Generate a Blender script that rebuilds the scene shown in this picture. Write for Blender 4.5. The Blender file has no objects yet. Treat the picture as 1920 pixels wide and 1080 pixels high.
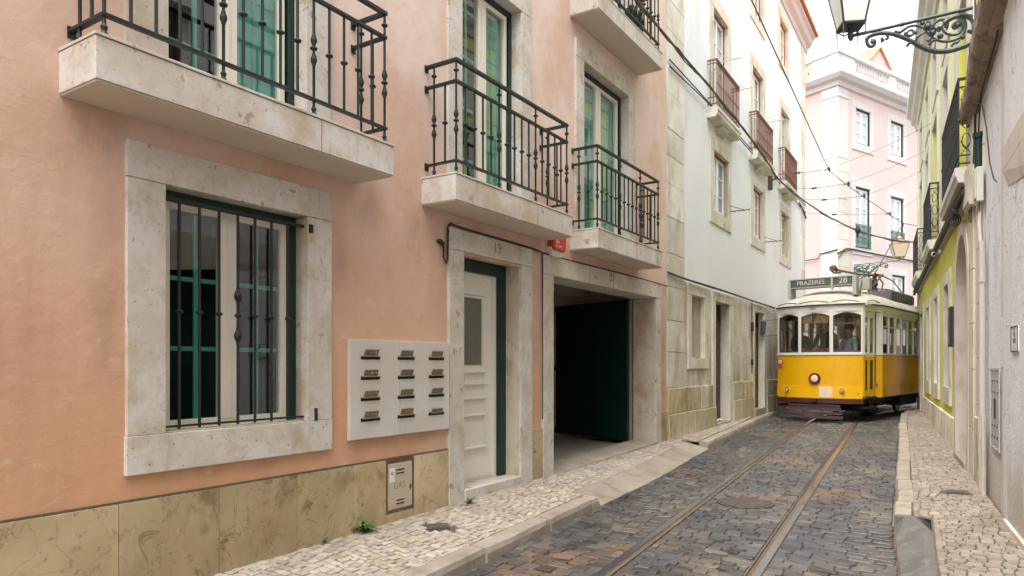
import bpy, bmesh, math, random
from mathutils import Vector, Matrix
R = math.radians
random.seed(7)
# ------------------------------------------------------------------ camera, sky, sun, exposure
scn = bpy.context.scene
YAW = math.atan2(852, 1315)
cd = bpy.data.cameras.new("camera"); cam = bpy.data.objects.new("camera", cd)
scn.collection.objects.link(cam); scn.camera = cam
cam.location = (3.95, 0, 1.5); cam.rotation_euler = (R(90), 0, YAW)
cd.sensor_width = 36; cd.lens = 36 * 1315 / 1920; cd.shift_y = 144 / 1920
cd.clip_start = 0.02; cd.clip_end = 1000
w = bpy.data.worlds.new("World"); scn.world = w; w.use_nodes = True
nt = w.node_tree; bg = nt.nodes['Background']
sky = nt.nodes.new('ShaderNodeTexSky'); sky.sky_type = 'NISHITA'; sky.sun_disc = False
sky.sun_elevation = R(65); sky.sun_rotation = R(184); sky.dust_density = 6; sky.air_density = 1.6
hs = nt.nodes.new('ShaderNodeHueSaturation'); hs.inputs['Saturation'].default_value = 0.12
nt.links.new(sky.outputs[0], hs.inputs['Color']); nt.links.new(hs.outputs[0], bg.inputs['Color'])
bg.inputs['Strength'].default_value = 0.15
sd = bpy.data.lights.new("sun", 'SUN'); sd.energy = 0.8; sd.angle = R(70); sd.color = (1, .95, .88)
so = bpy.data.objects.new("sun", sd); scn.collection.objects.link(so)
so.rotation_euler = (R(25), 0, R(-4))
scn.view_settings.view_transform = 'Standard'; scn.view_settings.look = 'None'
scn.view_settings.exposure = 1.72; scn.view_settings.gamma = 1
scn.render.engine = 'CYCLES'
scn.cycles.max_bounces = 8; scn.cycles.diffuse_bounces = 5; scn.cycles.transparent_max_bounces = 12
col = scn.collection

# ------------------------------------------------------------------ materials
def newmat(name):
    m = bpy.data.materials.new(name); m.use_nodes = True
    return m, m.node_tree, m.node_tree.nodes['Principled BSDF']
def link(nt, a, b): nt.links.new(a, b)
def c4(c): return (c[0], c[1], c[2], 1)
def srgb(r, g, b):
    f = lambda v: (v/255/12.92) if v/255 <= .04045 else ((v/255+.055)/1.055)**2.4
    return (f(r), f(g), f(b))
def M(name, base, rough=.8, layers=(), bump=(), metal=0, usecol=False, spec=.5, coat=0):
    """layers: (colour, (sx,sy,sz), lo, hi, fac[, zrange(z0,z1)]) noise-mask mixes; bump: (scale, strength, dist)"""
    m, t, p = newmat(name)
    N = t.nodes
    tc = N.new('ShaderNodeTexCoord'); co = tc.outputs['Object']
    cur = None
    rgb = N.new('ShaderNodeRGB'); rgb.outputs[0].default_value = c4(base); cur = rgb.outputs[0]
    for i, L in enumerate(layers):
        c, sc, lo, hi, fac = L[:5]
        mp = N.new('ShaderNodeMapping'); mp.inputs['Scale'].default_value = sc
        mp.inputs['Location'].default_value = (i*3.7+1.1, i*5.3, i*2.9)
        link(t, co, mp.inputs[0])
        kind = L[6] if len(L) > 6 else 'n'
        if kind == 'v':                                        # thin veins
            nn = N.new('ShaderNodeTexNoise'); nn.inputs['Scale'].default_value = 1; nn.inputs['Detail'].default_value = 4
            nn.inputs['Distortion'].default_value = 1.2
            link(t, mp.outputs[0], nn.inputs['Vector'])
            a = N.new('ShaderNodeMath'); a.operation = 'SUBTRACT'; a.inputs[1].default_value = .5
            link(t, nn.outputs[0], a.inputs[0])
            b = N.new('ShaderNodeMath'); b.operation = 'ABSOLUTE'; link(t, a.outputs[0], b.inputs[0])
            src = b.outputs[0]
        else:
            nn = N.new('ShaderNodeTexNoise'); nn.inputs['Scale'].default_value = 1
            nn.inputs['Detail'].default_value = 6; nn.inputs['Roughness'].default_value = .62
            link(t, mp.outputs[0], nn.inputs['Vector']); src = nn.outputs[0]
        mr = N.new('ShaderNodeMapRange'); mr.interpolation_type = 'SMOOTHSTEP'
        mr.inputs[1].default_value = lo; mr.inputs[2].default_value = hi
        mr.inputs[3].default_value = 0; mr.inputs[4].default_value = fac
        if kind == 'v':
            mr.inputs[3].default_value = fac; mr.inputs[4].default_value = 0
        link(t, src, mr.inputs[0]); f = mr.outputs[0]
        if len(L) > 7:
            acc = None
            for (py_, pz_, ry_, rz2) in L[7]:
                m2 = N.new('ShaderNodeMapping'); m2.vector_type = 'POINT'; m2.inputs['Location'].default_value = (0, -py_/ry_, -pz_/rz2); m2.inputs['Scale'].default_value = (0, 1/ry_, 1/rz2)
                link(t, co, m2.inputs[0]); ln = N.new('ShaderNodeVectorMath'); ln.operation = 'LENGTH'; link(t, m2.outputs[0], ln.inputs[0])
                r2 = N.new('ShaderNodeMapRange'); r2.interpolation_type = 'SMOOTHSTEP'; r2.inputs[1].default_value = 1; r2.inputs[2].default_value = 0
                link(t, ln.outputs['Value'], r2.inputs[0])
                if acc is None: acc = r2.outputs[0]
                else:
                    mm_ = N.new('ShaderNodeMath'); mm_.operation = 'MAXIMUM'; link(t, acc, mm_.inputs[0]); link(t, r2.outputs[0], mm_.inputs[1]); acc = mm_.outputs[0]
            mu = N.new('ShaderNodeMath'); mu.operation = 'MULTIPLY'; link(t, f, mu.inputs[0]); link(t, acc, mu.inputs[1]); f = mu.outputs[0]
        if len(L) > 5 and L[5]:
            sx = N.new('ShaderNodeSeparateXYZ'); link(t, co, sx.inputs[0])
            zr_ = N.new('ShaderNodeMapRange'); zr_.interpolation_type = 'SMOOTHSTEP'
            zr_.inputs[1].default_value = L[5][0]; zr_.inputs[2].default_value = L[5][1]
            link(t, sx.outputs[2], zr_.inputs[0])
            mu = N.new('ShaderNodeMath'); mu.operation = 'MULTIPLY'
            link(t, f, mu.inputs[0]); link(t, zr_.outputs[0], mu.inputs[1]); f = mu.outputs[0]
        mx = N.new('ShaderNodeMix'); mx.data_type = 'RGBA'
        link(t, f, mx.inputs[0]); link(t, cur, mx.inputs[6]); mx.inputs[7].default_value = c4(c)
        cur = mx.outputs[2]
    if usecol:
        at = N.new('ShaderNodeAttribute'); at.attribute_name = 'Col'
        mx = N.new('ShaderNodeMix'); mx.data_type = 'RGBA'; mx.blend_type = 'MULTIPLY'; mx.inputs[0].default_value = 1
        link(t, cur, mx.inputs[6]); link(t, at.outputs['Color'], mx.inputs[7]); cur = mx.outputs[2]
    link(t, cur, p.inputs['Base Color'])
    p.inputs['Roughness'].default_value = rough; p.inputs['Metallic'].default_value = metal
    p.inputs['Specular IOR Level'].default_value = spec
    if coat: p.inputs['Coat Weight'].default_value = coat; p.inputs['Coat Roughness'].default_value = .08
    prev = None
    for (sc, st, di) in bump:
        mp = N.new('ShaderNodeMapping'); mp.inputs['Scale'].default_value = sc if isinstance(sc, tuple) else (sc, sc, sc)
        link(t, co, mp.inputs[0])
        nn = N.new('ShaderNodeTexNoise'); nn.inputs['Scale'].default_value = 1; nn.inputs['Detail'].default_value = 5
        link(t, mp.outputs[0], nn.inputs['Vector'])
        b = N.new('ShaderNodeBump'); b.inputs['Strength'].default_value = st; b.inputs['Distance'].default_value = di
        link(t, nn.outputs[0], b.inputs['Height'])
        if prev: link(t, prev, b.inputs['Normal'])
        prev = b.outputs[0]
    if prev: link(t, prev, p.inputs['Normal'])
    return m
def GLASS(name, tint=(.75, .8, .8), refl=1.0, wav=0.0):
    m = bpy.data.materials.new(name); m.use_nodes = True; t = m.node_tree; N = t.nodes; N.clear()
    o = N.new('ShaderNodeOutputMaterial'); mx = N.new('ShaderNodeMixShader')
    tr = N.new('ShaderNodeBsdfTransparent'); tr.inputs[0].default_value = c4(tint)
    gl = N.new('ShaderNodeBsdfGlossy'); gl.inputs['Roughness'].default_value = .015
    gl.inputs['Color'].default_value = (.95, .97, .97, 1)
    lw = N.new('ShaderNodeLayerWeight'); lw.inputs[0].default_value = .5
    pw = N.new('ShaderNodeMath'); pw.operation = 'POWER'; pw.inputs[1].default_value = 3.6
    link(t, lw.outputs['Facing'], pw.inputs[0])
    mu = N.new('ShaderNodeMath'); mu.operation = 'MULTIPLY_ADD'; mu.use_clamp = True
    mu.inputs[1].default_value = refl; mu.inputs[2].default_value = .07
    link(t, pw.outputs[0], mu.inputs[0]); link(t, mu.outputs[0], mx.inputs[0])
    link(t, tr.outputs[0], mx.inputs[1]); link(t, gl.outputs[0], mx.inputs[2]); link(t, mx.outputs[0], o.inputs[0])
    if wav:
        tc = N.new('ShaderNodeTexCoord'); nn = N.new('ShaderNodeTexNoise'); nn.inputs['Scale'].default_value = 2.2
        nn.inputs['Detail'].default_value = 1
        b = N.new('ShaderNodeBump'); b.inputs['Strength'].default_value = wav; b.inputs['Distance'].default_value = .02
        link(t, tc.outputs['Object'], nn.inputs['Vector']); link(t, nn.outputs[0], b.inputs['Height'])
        link(t, b.outputs[0], gl.inputs['Normal'])
    return m

PSTAIN = [(2.02, 1.9, .16, 1.0), (1.95, 2.75, .45, .35), (3.72, 2.3, .14, .7), (2.9, .84, .9, .10), (4.0, 2.75, .35, .35), (4.4, .88, .8, .09), (4.62, 2.6, .3, .6), (6.58, 2.0, .16, 1.2), (10.42, 1.8, .15, 1.4), (7.35, 2.8, .5, .18), (1.0, 3.2, .6, .5), (6.85, 3.4, .14, .5), (9.45, 3.3, .2, .6)]
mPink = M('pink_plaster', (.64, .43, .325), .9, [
    ((.72, .59, .51), (.5, .6, .5), .20, .55, .9, (1.8, 4.2)),  # paler with height: brighter light on the upper wall, painted into the plaster
    ((.56, .33, .215), (1.3, 1.3, 1.0), .42, .66, .55),
    ((.59, .325, .18), (.5, .6, .5), .22, .55, .95, (2.6, .7)),
    ((.42, .25, .165), (2.2, 3.2, .35), .50, .76, .45, (4.4, 1.6)),
    ((.30, .19, .125), (3, 3, 1.6), .34, .66, .45, None, 'n', PSTAIN),
    ((.74, .60, .50), (5, 5, 9), .60, .74, .35),
    ((.36, .23, .16), (1.1, 1.1, 1.1), .0, .003, .25, None, 'v')], [(60, .3, .004), (9, .4, .014), ((14, 7, 45), .2, .005)])
mStone = M('limestone', (.53, .48, .40), .7, [
    ((.62, .60, .56), (1.7, 2.1, 2.6), .40, .60, .9),
    ((.43, .345, .215), (2.3, 2.8, 2.3), .52, .68, .75),
    ((.50, .43, .41), (4.1, 4.1, 4.1), .56, .68, .6),
    ((.40, .35, .27), (13, 13, 13), .52, .70, .55),
    ((.22, .16, .10), (26, 26, 26), .645, .69, .8), ((.27, .20, .12), (8, 8, 8), .63, .67, .7), ((.27, .24, .20), (7, 9, .9), .58, .78, .55),
    ((.36, .29, .19), (3.2, 3.2, 3.2), .0, .008, .3, None, 'v')], [(30, .3, .004), (90, .25, .002)])
mStoneDk = M('weathered_jamb_stone', (.52, .45, .33), .75, [
    ((.58, .55, .47), (2.2, 2.2, 1.6), .42, .66, .8),
    ((.40, .27, .18), (4.1, 4.1, 3.1), .5, .66, .7),
    ((.30, .23, .15), (11, 11, 6), .55, .75, .6),
    ((.17, .13, .09), (34, 34, 34), .68, .72, .8)], [(30, .3, .004), (90, .2, .002)])
mSoffit = M('painted_soffit', (.60, .53, .43), .85, [((.5, .43, .33), (2, 2, 2), .4, .7, .5)], [(40, .1, .003)])
mPlinth = M('yellow_marble', (.40, .315, .175), .5, [
    ((.50, .41, .25), (1.6, 1.9, 1.6), .42, .66, .85),
    ((.25, .18, .085), (2.4, 3.0, 2.4), .50, .70, .75),
    ((.17, .11, .05), (3.5, 4.5, 3.5), .0, .012, .6, None, 'v'),
    ((.15, .10, .05), (9, 9, 9), .62, .68, .75), ((.17, .115, .06), (3.2, 3.6, 3.2), .58, .68, .6),
    ((.26, .20, .13), (3, 3, 1.2), .40, .66, .7, (.62, .12))], [(25, .15, .003)], usecol=True)
mWhite = M('white_limewash', (.74, .77, .79), .92, [
    ((.79, .81, .83), (.6, .6, .6), .4, .6, .7),
    ((.62, .64, .57), (1.6, 1.4, .35), .54, .76, .6),
    ((.46, .47, .41), (5, 5, .8), .63, .80, .5)], [(40, .25, .005), (7, .3, .012)])
mCreamStain = M('stained_cream_plaster', (.60, .56, .49), .92, [
    ((.70, .68, .64), (1.1, 1.3, .9), .42, .62, .9),
    ((.46, .38, .26), (1.5, 1.4, .8), .50, .66, .9),
    ((.25, .22, .16), (4, 3.4, .9), .52, .72, .75),
    ((.30, .24, .14), (2, 2, 1.2), .38, .62, .7, (2.2, .9)),
    ((.2, .18, .13), (2.2, 2.2, 2.2), .0, .007, .6, None, 'v')], [(35, .4, .008), (8, .4, .015)])
mWhiteStone = M('white_building_stone', (.60, .57, .48), .85, [
    ((.72, .70, .63), (2, 2, 2), .42, .66, .8),
    ((.40, .35, .22), (2.6, 2.6, 1.2), .5, .7, .7),
    ((.22, .21, .17), (7, 7, 2), .6, .74, .75)], [(25, .4, .006), (70, .3, .003)], usecol=True)
mBlock = M('stained_plinth_blocks', (.50, .44, .31), .88, [
    ((.62, .57, .44), (2.4, 2.2, 1.8), .40, .62, .9),
    ((.42, .27, .12), (1.9, 1.7, 2.1), .52, .70, .85),
    ((.22, .21, .14), (5, 4, 1.4), .52, .70, .75),
    ((.11, .11, .08), (14, 12, 4), .62, .72, .7)], [(22, .6, .01), (70, .4, .004)], usecol=True)
mYellow = M('lime_yellow_plaster', (.64, .62, .10), .88, [
    ((.69, .67, .17), (.8, .8, .8), .4, .65, .7), ((.58, .55, .12), (3, 3, .6), .55, .75, .5)], [(50, .25, .005)])
mPaleYel = M('pale_yellow_plaster', (.68, .68, .27), .9, [((.74, .74, .42), (1, 1, 1), .4, .7, .7), ((.5, .5, .25), (3, 3, .6), .6, .8, .5)], [(50, .2, .004)])
mGrey = M('grey_white_render', (.70, .70, .72), .92, [
    ((.76, .76, .78), (1.2, 1.2, 1.2), .4, .65, .8),
    ((.52, .51, .52), (3.2, 3.2, 1.2), .55, .75, .55), ((.30, .28, .25), (4, 4, 1.2), .58, .74, .65), ((.40, .33, .24), (2, 2, 1.6), .36, .6, .75, (1.1, .3)), ((.25, .22, .20), (1.3, 1.3, 1.3), .0, .005, .7, None, 'v'),
    ((.47, .41, .33), (3, 3, 1.2), .4, .65, .7, (1.2, .2)),
    ((.25, .24, .22), (30, 30, 30), .72, .76, .6)], [(35, .5, .01), (110, .3, .003)])
mBeige = M('pinkish_stone', (.62, .55, .49), .8, [
    ((.64, .57, .49), (3, 3, 1.5), .42, .65, .8), ((.42, .31, .22), (4, 4, 2), .52, .72, .6),
    ((.36, .28, .14), (4, 4, 1.5), .45, .7, .8, (1.1, .2))], [(30, .3, .005)])
mBrownStone = M('dirty_brown_eave_stone', (.30, .235, .17), .92, [
    ((.42, .34, .26), (4, 4, 4), .42, .66, .8), ((.13, .095, .065), (6, 6, 6), .5, .68, .85),
    ((.07, .05, .035), (16, 16, 16), .6, .7, .7)], [(18, .8, .02), (60, .5, .006)])
mBgPink = M('pale_pink_plaster', (.555, .47, .455), .92, [((.585, .51, .50), (.5, .5, .5), .4, .7, .7)])
mBgPink2 = M('far_pink_plaster', (.54, .38, .37), .92, [((.58, .44, .42), (.5, .5, .5), .4, .7, .7)])
mBgWhite = M('white_trim_plaster', (.53, .54, .55), .9, [((.46, .46, .45), (2, 2, .8), .5, .75, .6)], [(20, .1, .01)])
mBgStone = M('far_corner_stone', (.54, .53, .46), .9, [((.60, .60, .56), (1.5, 1.5, 1.5), .4, .65, .8), ((.5, .47, .36), (3, 3, 1.5), .5, .7, .5)], usecol=True)
mIron = M('dark_green_iron', (.010, .017, .015), .48, [((.028, .034, .030), (8, 8, 8), .55, .7, .6)], [(80, .15, .001)], spec=.4)
mIronBlk = M('black_iron', (.022, .023, .024), .5, [((.06, .055, .05), (9, 9, 9), .5, .7, .5)])
mLampIron = M('grey_green_cast_iron', (.030, .045, .042), .45, [((.10, .12, .11), (9, 9, 9), .5, .7, .6)], [(90, .3, .002)])
mRustIron = M('rust_red_iron', (.20, .09, .07), .7, [((.30, .19, .16), (7, 7, 7), .5, .7, .6), ((.08, .04, .03), (12, 12, 12), .55, .7, .6)])
mGreenPaint = M('dark_green_paint', (.0, .024, .016), .5, [((.004, .036, .025), (4, 4, 1), .4, .7, .5)], [(40, .06, .002)])
mTeal = M('teal_paint', (.10, .40, .30), .45, [((.14, .46, .36), (3, 3, 3), .4, .7, .5)])
mTealPanel = M('teal_shutter_panel', (.11, .44, .37), .55, [((.16, .50, .42), (3, 3, 1), .4, .7, .6)])
mCream = M('cream_paint', (.74, .70, .60), .45, [((.64, .59, .48), (5, 5, 2), .5, .75, .5)], [(30, .05, .002)])
mDoorWhite = M('off_white_door_paint', (.76, .74, .66), .42, [((.66, .63, .53), (3, 3, 1.2), .5, .75, .5)], [(25, .06, .003)])
mWinWhite = M('white_window_paint', (.80, .79, .76), .5, [((.6, .57, .5), (5, 5, 2), .55, .75, .4)])
mRed = M('oxblood_window_paint', (.22, .055, .05), .55, [((.30, .12, .10), (6, 6, 2), .5, .7, .5)])
mBrownDoor = M('brown_door_wood', (.075, .04, .025), .6, [((.12, .07, .04), (12, 12, 1), .45, .65, .7)], [((40, 40, 3), .4, .004)])
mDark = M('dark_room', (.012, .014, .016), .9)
mGarage = M('garage_concrete', (.30, .28, .25), .9, [((.22, .2, .17), (1, 1, 1), .4, .7, .6)])
mCurtain = M('net_curtain', (.72, .76, .78), .9, [((.58, .62, .64), (14, 14, .5), .45, .6, .8)])
mMailStone = M('pale_marble', (.56, .53, .47), .55, [
    ((.63, .62, .58), (2, 2, 2), .42, .66, .8), ((.56, .50, .38), (5, 5, 5), .55, .75, .5),
    ((.32, .26, .18), (20, 20, 20), .7, .74, .6)], [(40, .1, .002)])
mBrass = M('tarnished_brass_plate', (.27, .22, .15), .45, [((.38, .33, .24), (40, 40, 40), .5, .65, .6)], metal=.6)
mBlack = M('black_void', (.006, .006, .006), .9)
mCable = M('black_cable', (.025, .022, .02), .6)
mCableBr = M('weathered_cable', (.10, .085, .07), .7, [((.16, .14, .12), (20, 20, 20), .5, .6, .7)])
mGasBox = M('grey_beige_metal_door', (.50, .43, .32), .55, [((.42, .34, .24), (6, 6, 6), .5, .7, .6), ((.12, .07, .05), (12, 12, 12), .66, .72, .8)], [(40, .06, .002)])
mRust = M('rusty_steel', (.13, .07, .05), .8, [((.22, .15, .11), (20, 20, 20), .5, .6, .7)])
mPaper = M('paper_sticker', (.74, .74, .72), .7)
mAlarmRed = M('red_plastic', (.50, .03, .03), .4, [((.42, .05, .04), (7, 7, 7), .5, .7, .5)])
mPlasWhite = M('pale_plastic', (.62, .62, .55), .5)
mPaintMark = M('letter_paint', (.22, .19, .15), .8)
mGrout = M('sandy_joint_dirt', (.12, .09, .062), .97, [((.12, .09, .06), (3, 3, 3), .4, .65, .8), ((.19, .125, .065), (1.2, 1.2, 1.2), .5, .7, .7)], [(90, .8, .01)])
mCalc = M('white_limestone_cobbles', (.40, .35, .285), .7, [
    ((.33, .275, .215), (2.2, 2.2, 2.2), .42, .66, .75), ((.28, .22, .16), (11, 11, 11), .5, .7, .5),
    ((.20, .155, .11), (.9, .9, .9), .52, .74, .6)], [(60, .3, .004)], usecol=True)
mSett = M('basalt_setts', (.058, .057, .057), .42, [
    ((.105, .090, .073), (1.1, 1.1, 1.1), .43, .63, .8), ((.045, .046, .05), (4.2, 4.2, 4.2), .5, .68, .6),
    ((.17, .105, .055), (.7, .8, .8), .54, .68, .65), ((.22, .21, .2), (30, 30, 30), .62, .72, .45)],
    [(26, .45, .01), (90, .35, .004)], usecol=True, spec=.6)
mKerb = M('kerb_limestone', (.30, .255, .20), .8, [
    ((.37, .325, .26), (3, 3, 3), .42, .64, .8), ((.19, .15, .11), (5, 5, 5), .5, .7, .7), ((.12, .11, .08), (13, 13, 13), .6, .72, .6)],
    [(20, .5, .01), (80, .3, .003)], usecol=True)
mRamp = M('worn_concrete', (.135, .125, .11), .85, [((.10, .095, .085), (1.3, 1.3, 1.3), .44, .6, .8), ((.24, .22, .19), (9, 9, 9), .5, .7, .5)], [(30, .4, .008)])
mRail = M('polished_rail_steel', (.46, .46, .48), .24, [((.26, .23, .21), (6, 1.5, 6), .5, .7, .6)], metal=.9)
mRailDk = M('rusty_rail_lip', (.15, .12, .10), .55, [((.2, .15, .11), (7, 3, 7), .5, .7, .6)], metal=.3)
mCast = M('cast_iron_cover', (.10, .085, .075), .6, [((.17, .13, .10), (20, 20, 20), .5, .65, .7)], [(160, 1.0, .006)], metal=.3)
mEarth = M('ground_dirt', (.20, .17, .14), .95, [((.28, .25, .21), (.5, .5, .5), .4, .65, .7)], [(20, .5, .02)])
mLeaf = M('weed_leaves', (.07, .14, .035), .6, [((.12, .20, .05), (30, 30, 30), .4, .6, .7)])
mTile = M('terracotta_tile', (.62, .22, .11), .85, [((.72, .36, .22), (3, 3, 3), .45, .65, .7), ((.35, .14, .08), (7, 7, 7), .55, .7, .6)])
mTramY = M('tram_yellow_enamel', (.79, .41, .001), .38, [((.72, .355, .002), (2.5, 2.5, 2.5), .45, .7, .5), ((.40, .24, .06), (12, 12, 3), .62, .76, .45), ((.30, .19, .08), (4, 4, 2), .5, .75, .5, (.95, .45))], [(5, .03, .01)], coat=.3)
mTramY2 = M('tram_bright_yellow_band', (.86, .47, .002), .3, [((.78, .45, .02), (2.5, 2.5, 2.5), .45, .7, .5)], coat=.3)
mTramW = M('tram_cream_white', (.70, .69, .63), .4, [((.58, .56, .48), (5, 5, 3), .52, .75, .5)], coat=.1)
mTramRoof = M('tram_roof_canvas', (.46, .43, .36), .85, [((.36, .33, .27), (3, 3, 3), .45, .7, .7), ((.54, .51, .45), (6, 2, 6), .5, .7, .5)], [(60, .2, .004)])
mMaroon = M('tram_maroon', (.075, .018, .024), .5, [((.16, .07, .075), (9, 9, 4), .52, .7, .5)])
mTramDk = M('tram_underframe', (.018, .016, .015), .8)
mBlind = M('tram_roller_blind', (.36, .20, .10), .8, [((.26, .14, .07), (4, 4, 9), .5, .7, .5)])
mSignBox = M('sign_box_grey_paint', (.36, .37, .33), .6, [((.44, .45, .41), (5, 5, 5), .45, .65, .6)])
mSignDk = M('sign_slate', (.085, .09, .085), .5)
mSignTx = M('sign_letters', (.55, .56, .52), .6)
mSkin = M('skin', (.50, .29, .20), .55)
mHair = M('dark_hair', (.025, .018, .012), .6)
mShirt = M('light_blue_shirt', (.36, .45, .58), .8, [((.28, .36, .48), (14, 14, 14), .5, .7, .5)])
mJacket = M('dark_jacket', (.03, .032, .04), .8)
mTrous = M('navy_trousers', (.03, .035, .06), .8)
mWood = M('varnished_seat_wood', (.20, .10, .045), .4, [((.28, .15, .07), (3, 3, 20), .45, .6, .6)])
mPlantG = M('balcony_plant_leaves', (.04, .10, .06), .6)
gWin = GLASS('window_glass', (.86, .91, .90), .8, .0)
gWinW = GLASS('old_window_glass', (.9, .94, .94), .8, .1)
gTram = GLASS('tram_glass', (.88, .9, .88), .7, .0)
gLamp = GLASS('lantern_glass', (.85, .86, .84), .8)
def emis(name, c, s):
    m, t, p = newmat(name); p.inputs['Emission Color'].default_value = c4(c); p.inputs['Emission Strength'].default_value = s
    p.inputs['Base Color'].default_value = c4(c); p.inputs['Roughness'].default_value = .2; return m
mHead = emis('lit_headlight_lens', (.75, .45, .30), .10)
mFrost = M('frosted_lantern_pane', (.78, .78, .76), .35, [((.6, .58, .52), (6, 6, 2), .5, .7, .5)])
mLensAmb = M('amber_lens', (.75, .30, .08), .25, coat=.5)
mChrome = M('dull_chrome', (.6, .6, .58), .25, metal=1)
mMirror = M('mirror_back', (.05, .055, .06), .4)

# ------------------------------------------------------------------ mesh builder
class MB:
    def __init__(s, sg=1):
        s.v = []; s.f = []; s.c = []; s.sg = sg; s.col = (1, 1, 1)
    def add(s, vs, fs):
        b = len(s.v); s.v += [(x, y*s.sg, z) for x, y, z in vs]
        for f in fs: s.f.append([b+i for i in f]); s.c.append(s.col)
        return s
    def box(s, x0, x1, y0, y1, z0, z1):
        return s.add([(x0,y0,z0),(x1,y0,z0),(x1,y1,z0),(x0,y1,z0),(x0,y0,z1),(x1,y0,z1),(x1,y1,z1),(x0,y1,z1)],
              [(0,3,2,1),(4,5,6,7),(0,1,5,4),(1,2,6,5),(2,3,7,6),(3,0,4,7)])
    def hexa(s, p):      # 8 points: bottom ring 4, top ring 4
        return s.add(p, [(0,3,2,1),(4,5,6,7),(0,1,5,4),(1,2,6,5),(2,3,7,6),(3,0,4,7)])
    def poly(s, pts): return s.add(pts, [tuple(range(len(pts)))])
    def prism(s, pts, ax, a, b):
        """pts 2d; ax 'x': pts=(y,z) extruded x a..b ; 'y': pts=(x,z) ; 'z': pts=(x,y)"""
        def P(p, h):
            return (h, p[0], p[1]) if ax == 'x' else (p[0], h, p[1]) if ax == 'y' else (p[0], p[1], h)
        n = len(pts)
        vs = [P(p, a) for p in pts] + [P(p, b) for p in pts]
        fs = [tuple(range(n))[::-1], tuple(range(n, 2*n))] + [(i, (i+1) % n, n+(i+1) % n, n+i) for i in range(n)]
        return s.add(vs, fs)
    def tube(s, path, r, n=8):
        P = [Vector(p) for p in path]; N = len(P)
        rr = r if isinstance(r, (list, tuple)) else [r]*N
        vs = []; up = Vector((0, 0, 1)); prevu = None
        for i, p in enumerate(P):
            d = (P[min(i+1, N-1)] - P[max(i-1, 0)])
            if d.length < 1e-9: d = Vector((0, 0, 1))
            d.normalize()
            if prevu is None:
                u = d.cross(up if abs(d.z) < .95 else Vector((1, 0, 0))).normalized()
            else:
                u = (prevu - d*prevu.dot(d))
                u = u.normalized() if u.length > 1e-6 else d.orthogonal().normalized()
            prevu = u; v = d.cross(u)
            for k in range(n):
                a = 2*math.pi*k/n; q = p + (u*math.cos(a)+v*math.sin(a))*rr[i]; vs.append(tuple(q))
        fs = []
        for i in range(N-1):
            for k in range(n):
                fs.append((i*n+k, i*n+(k+1) % n, (i+1)*n+(k+1) % n, (i+1)*n+k))
        fs += [tuple(range(n))[::-1], tuple((N-1)*n+k for k in range(n))]
        return s.add(vs, fs)
    def lathe(s, c, prof, n=10, ax='z'):
        vs = []
        for r, h in prof:
            for k in range(n):
                a = 2*math.pi*k/n; q = (r*math.cos(a), r*math.sin(a), h)
                if ax == 'x': q = (q[2], q[0], q[1])
                if ax == 'y': q = (q[0], q[2], q[1])
                vs.append((c[0]+q[0], c[1]+q[1], c[2]+q[2]))
        N = len(prof); fs = []
        for i in range(N-1):
            for k in range(n): fs.append((i*n+k, i*n+(k+1) % n, (i+1)*n+(k+1) % n, (i+1)*n+k))
        fs += [tuple(range(n))[::-1], tuple((N-1)*n+k for k in range(n))]
        return s.add(vs, fs)
    def ball(s, c, r, n=10, sz=1):
        m = 6
        return s.lathe(c, [(max(.001, r*math.sin(math.pi*i/m)), -r*sz*math.cos(math.pi*i/m)) for i in range(m+1)], n)
    def build(s, name, mat, parent=None, bevel=0, smooth=False, **pr):
        me = bpy.data.meshes.new(name); me.from_pydata(s.v, [], s.f); me.materials.append(mat)
        bm = bmesh.new(); bm.from_mesh(me); bmesh.ops.recalc_face_normals(bm, faces=bm.faces); bm.to_mesh(me); bm.free()
        if any(c != (1, 1, 1) for c in s.c) or 'Col' in [n.attribute_name for n in mat.node_tree.nodes if n.type == 'ATTRIBUTE']:
            ca = me.color_attributes.new('Col', 'FLOAT_COLOR', 'CORNER')
            for p_, c in zip(me.polygons, s.c):
                for li in p_.loop_indices: ca.data[li].color = (c[0], c[1], c[2], 1)
        if smooth:
            for p_ in me.polygons: p_.use_smooth = True
        o = bpy.data.objects.new(name, me); col.objects.link(o)
        if smooth and smooth != 'all':
            me.set_sharp_from_angle(angle=R(40))
        if parent: o.parent = parent
        if bevel:
            b = o.modifiers.new('b', 'BEVEL'); b.width = bevel; b.segments = 2; b.limit_method = 'ANGLE'; b.angle_limit = R(50)
            b.harden_normals = False
        for k, v_ in pr.items(): o[k] = v_
        return o
def thing(name, label, cat, loc=(0, 0, 0), rz=0, group=None):
    o = bpy.data.objects.new(name, None); col.objects.link(o); o.location = loc; o.rotation_euler = (0, 0, rz)
    o['label'] = label; o['category'] = cat; o.empty_display_size = .2
    if group: o['group'] = group
    return o
def tag(o, label, cat, group=None):
    o['label'] = label; o['category'] = cat
    if group: o['group'] = group
    return o
def struct(o): o['kind'] = 'structure'; return o
def dup(o, parent, loc):
    c = o.copy(); col.objects.link(c); c.parent = parent; c.location = loc; return c
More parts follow.
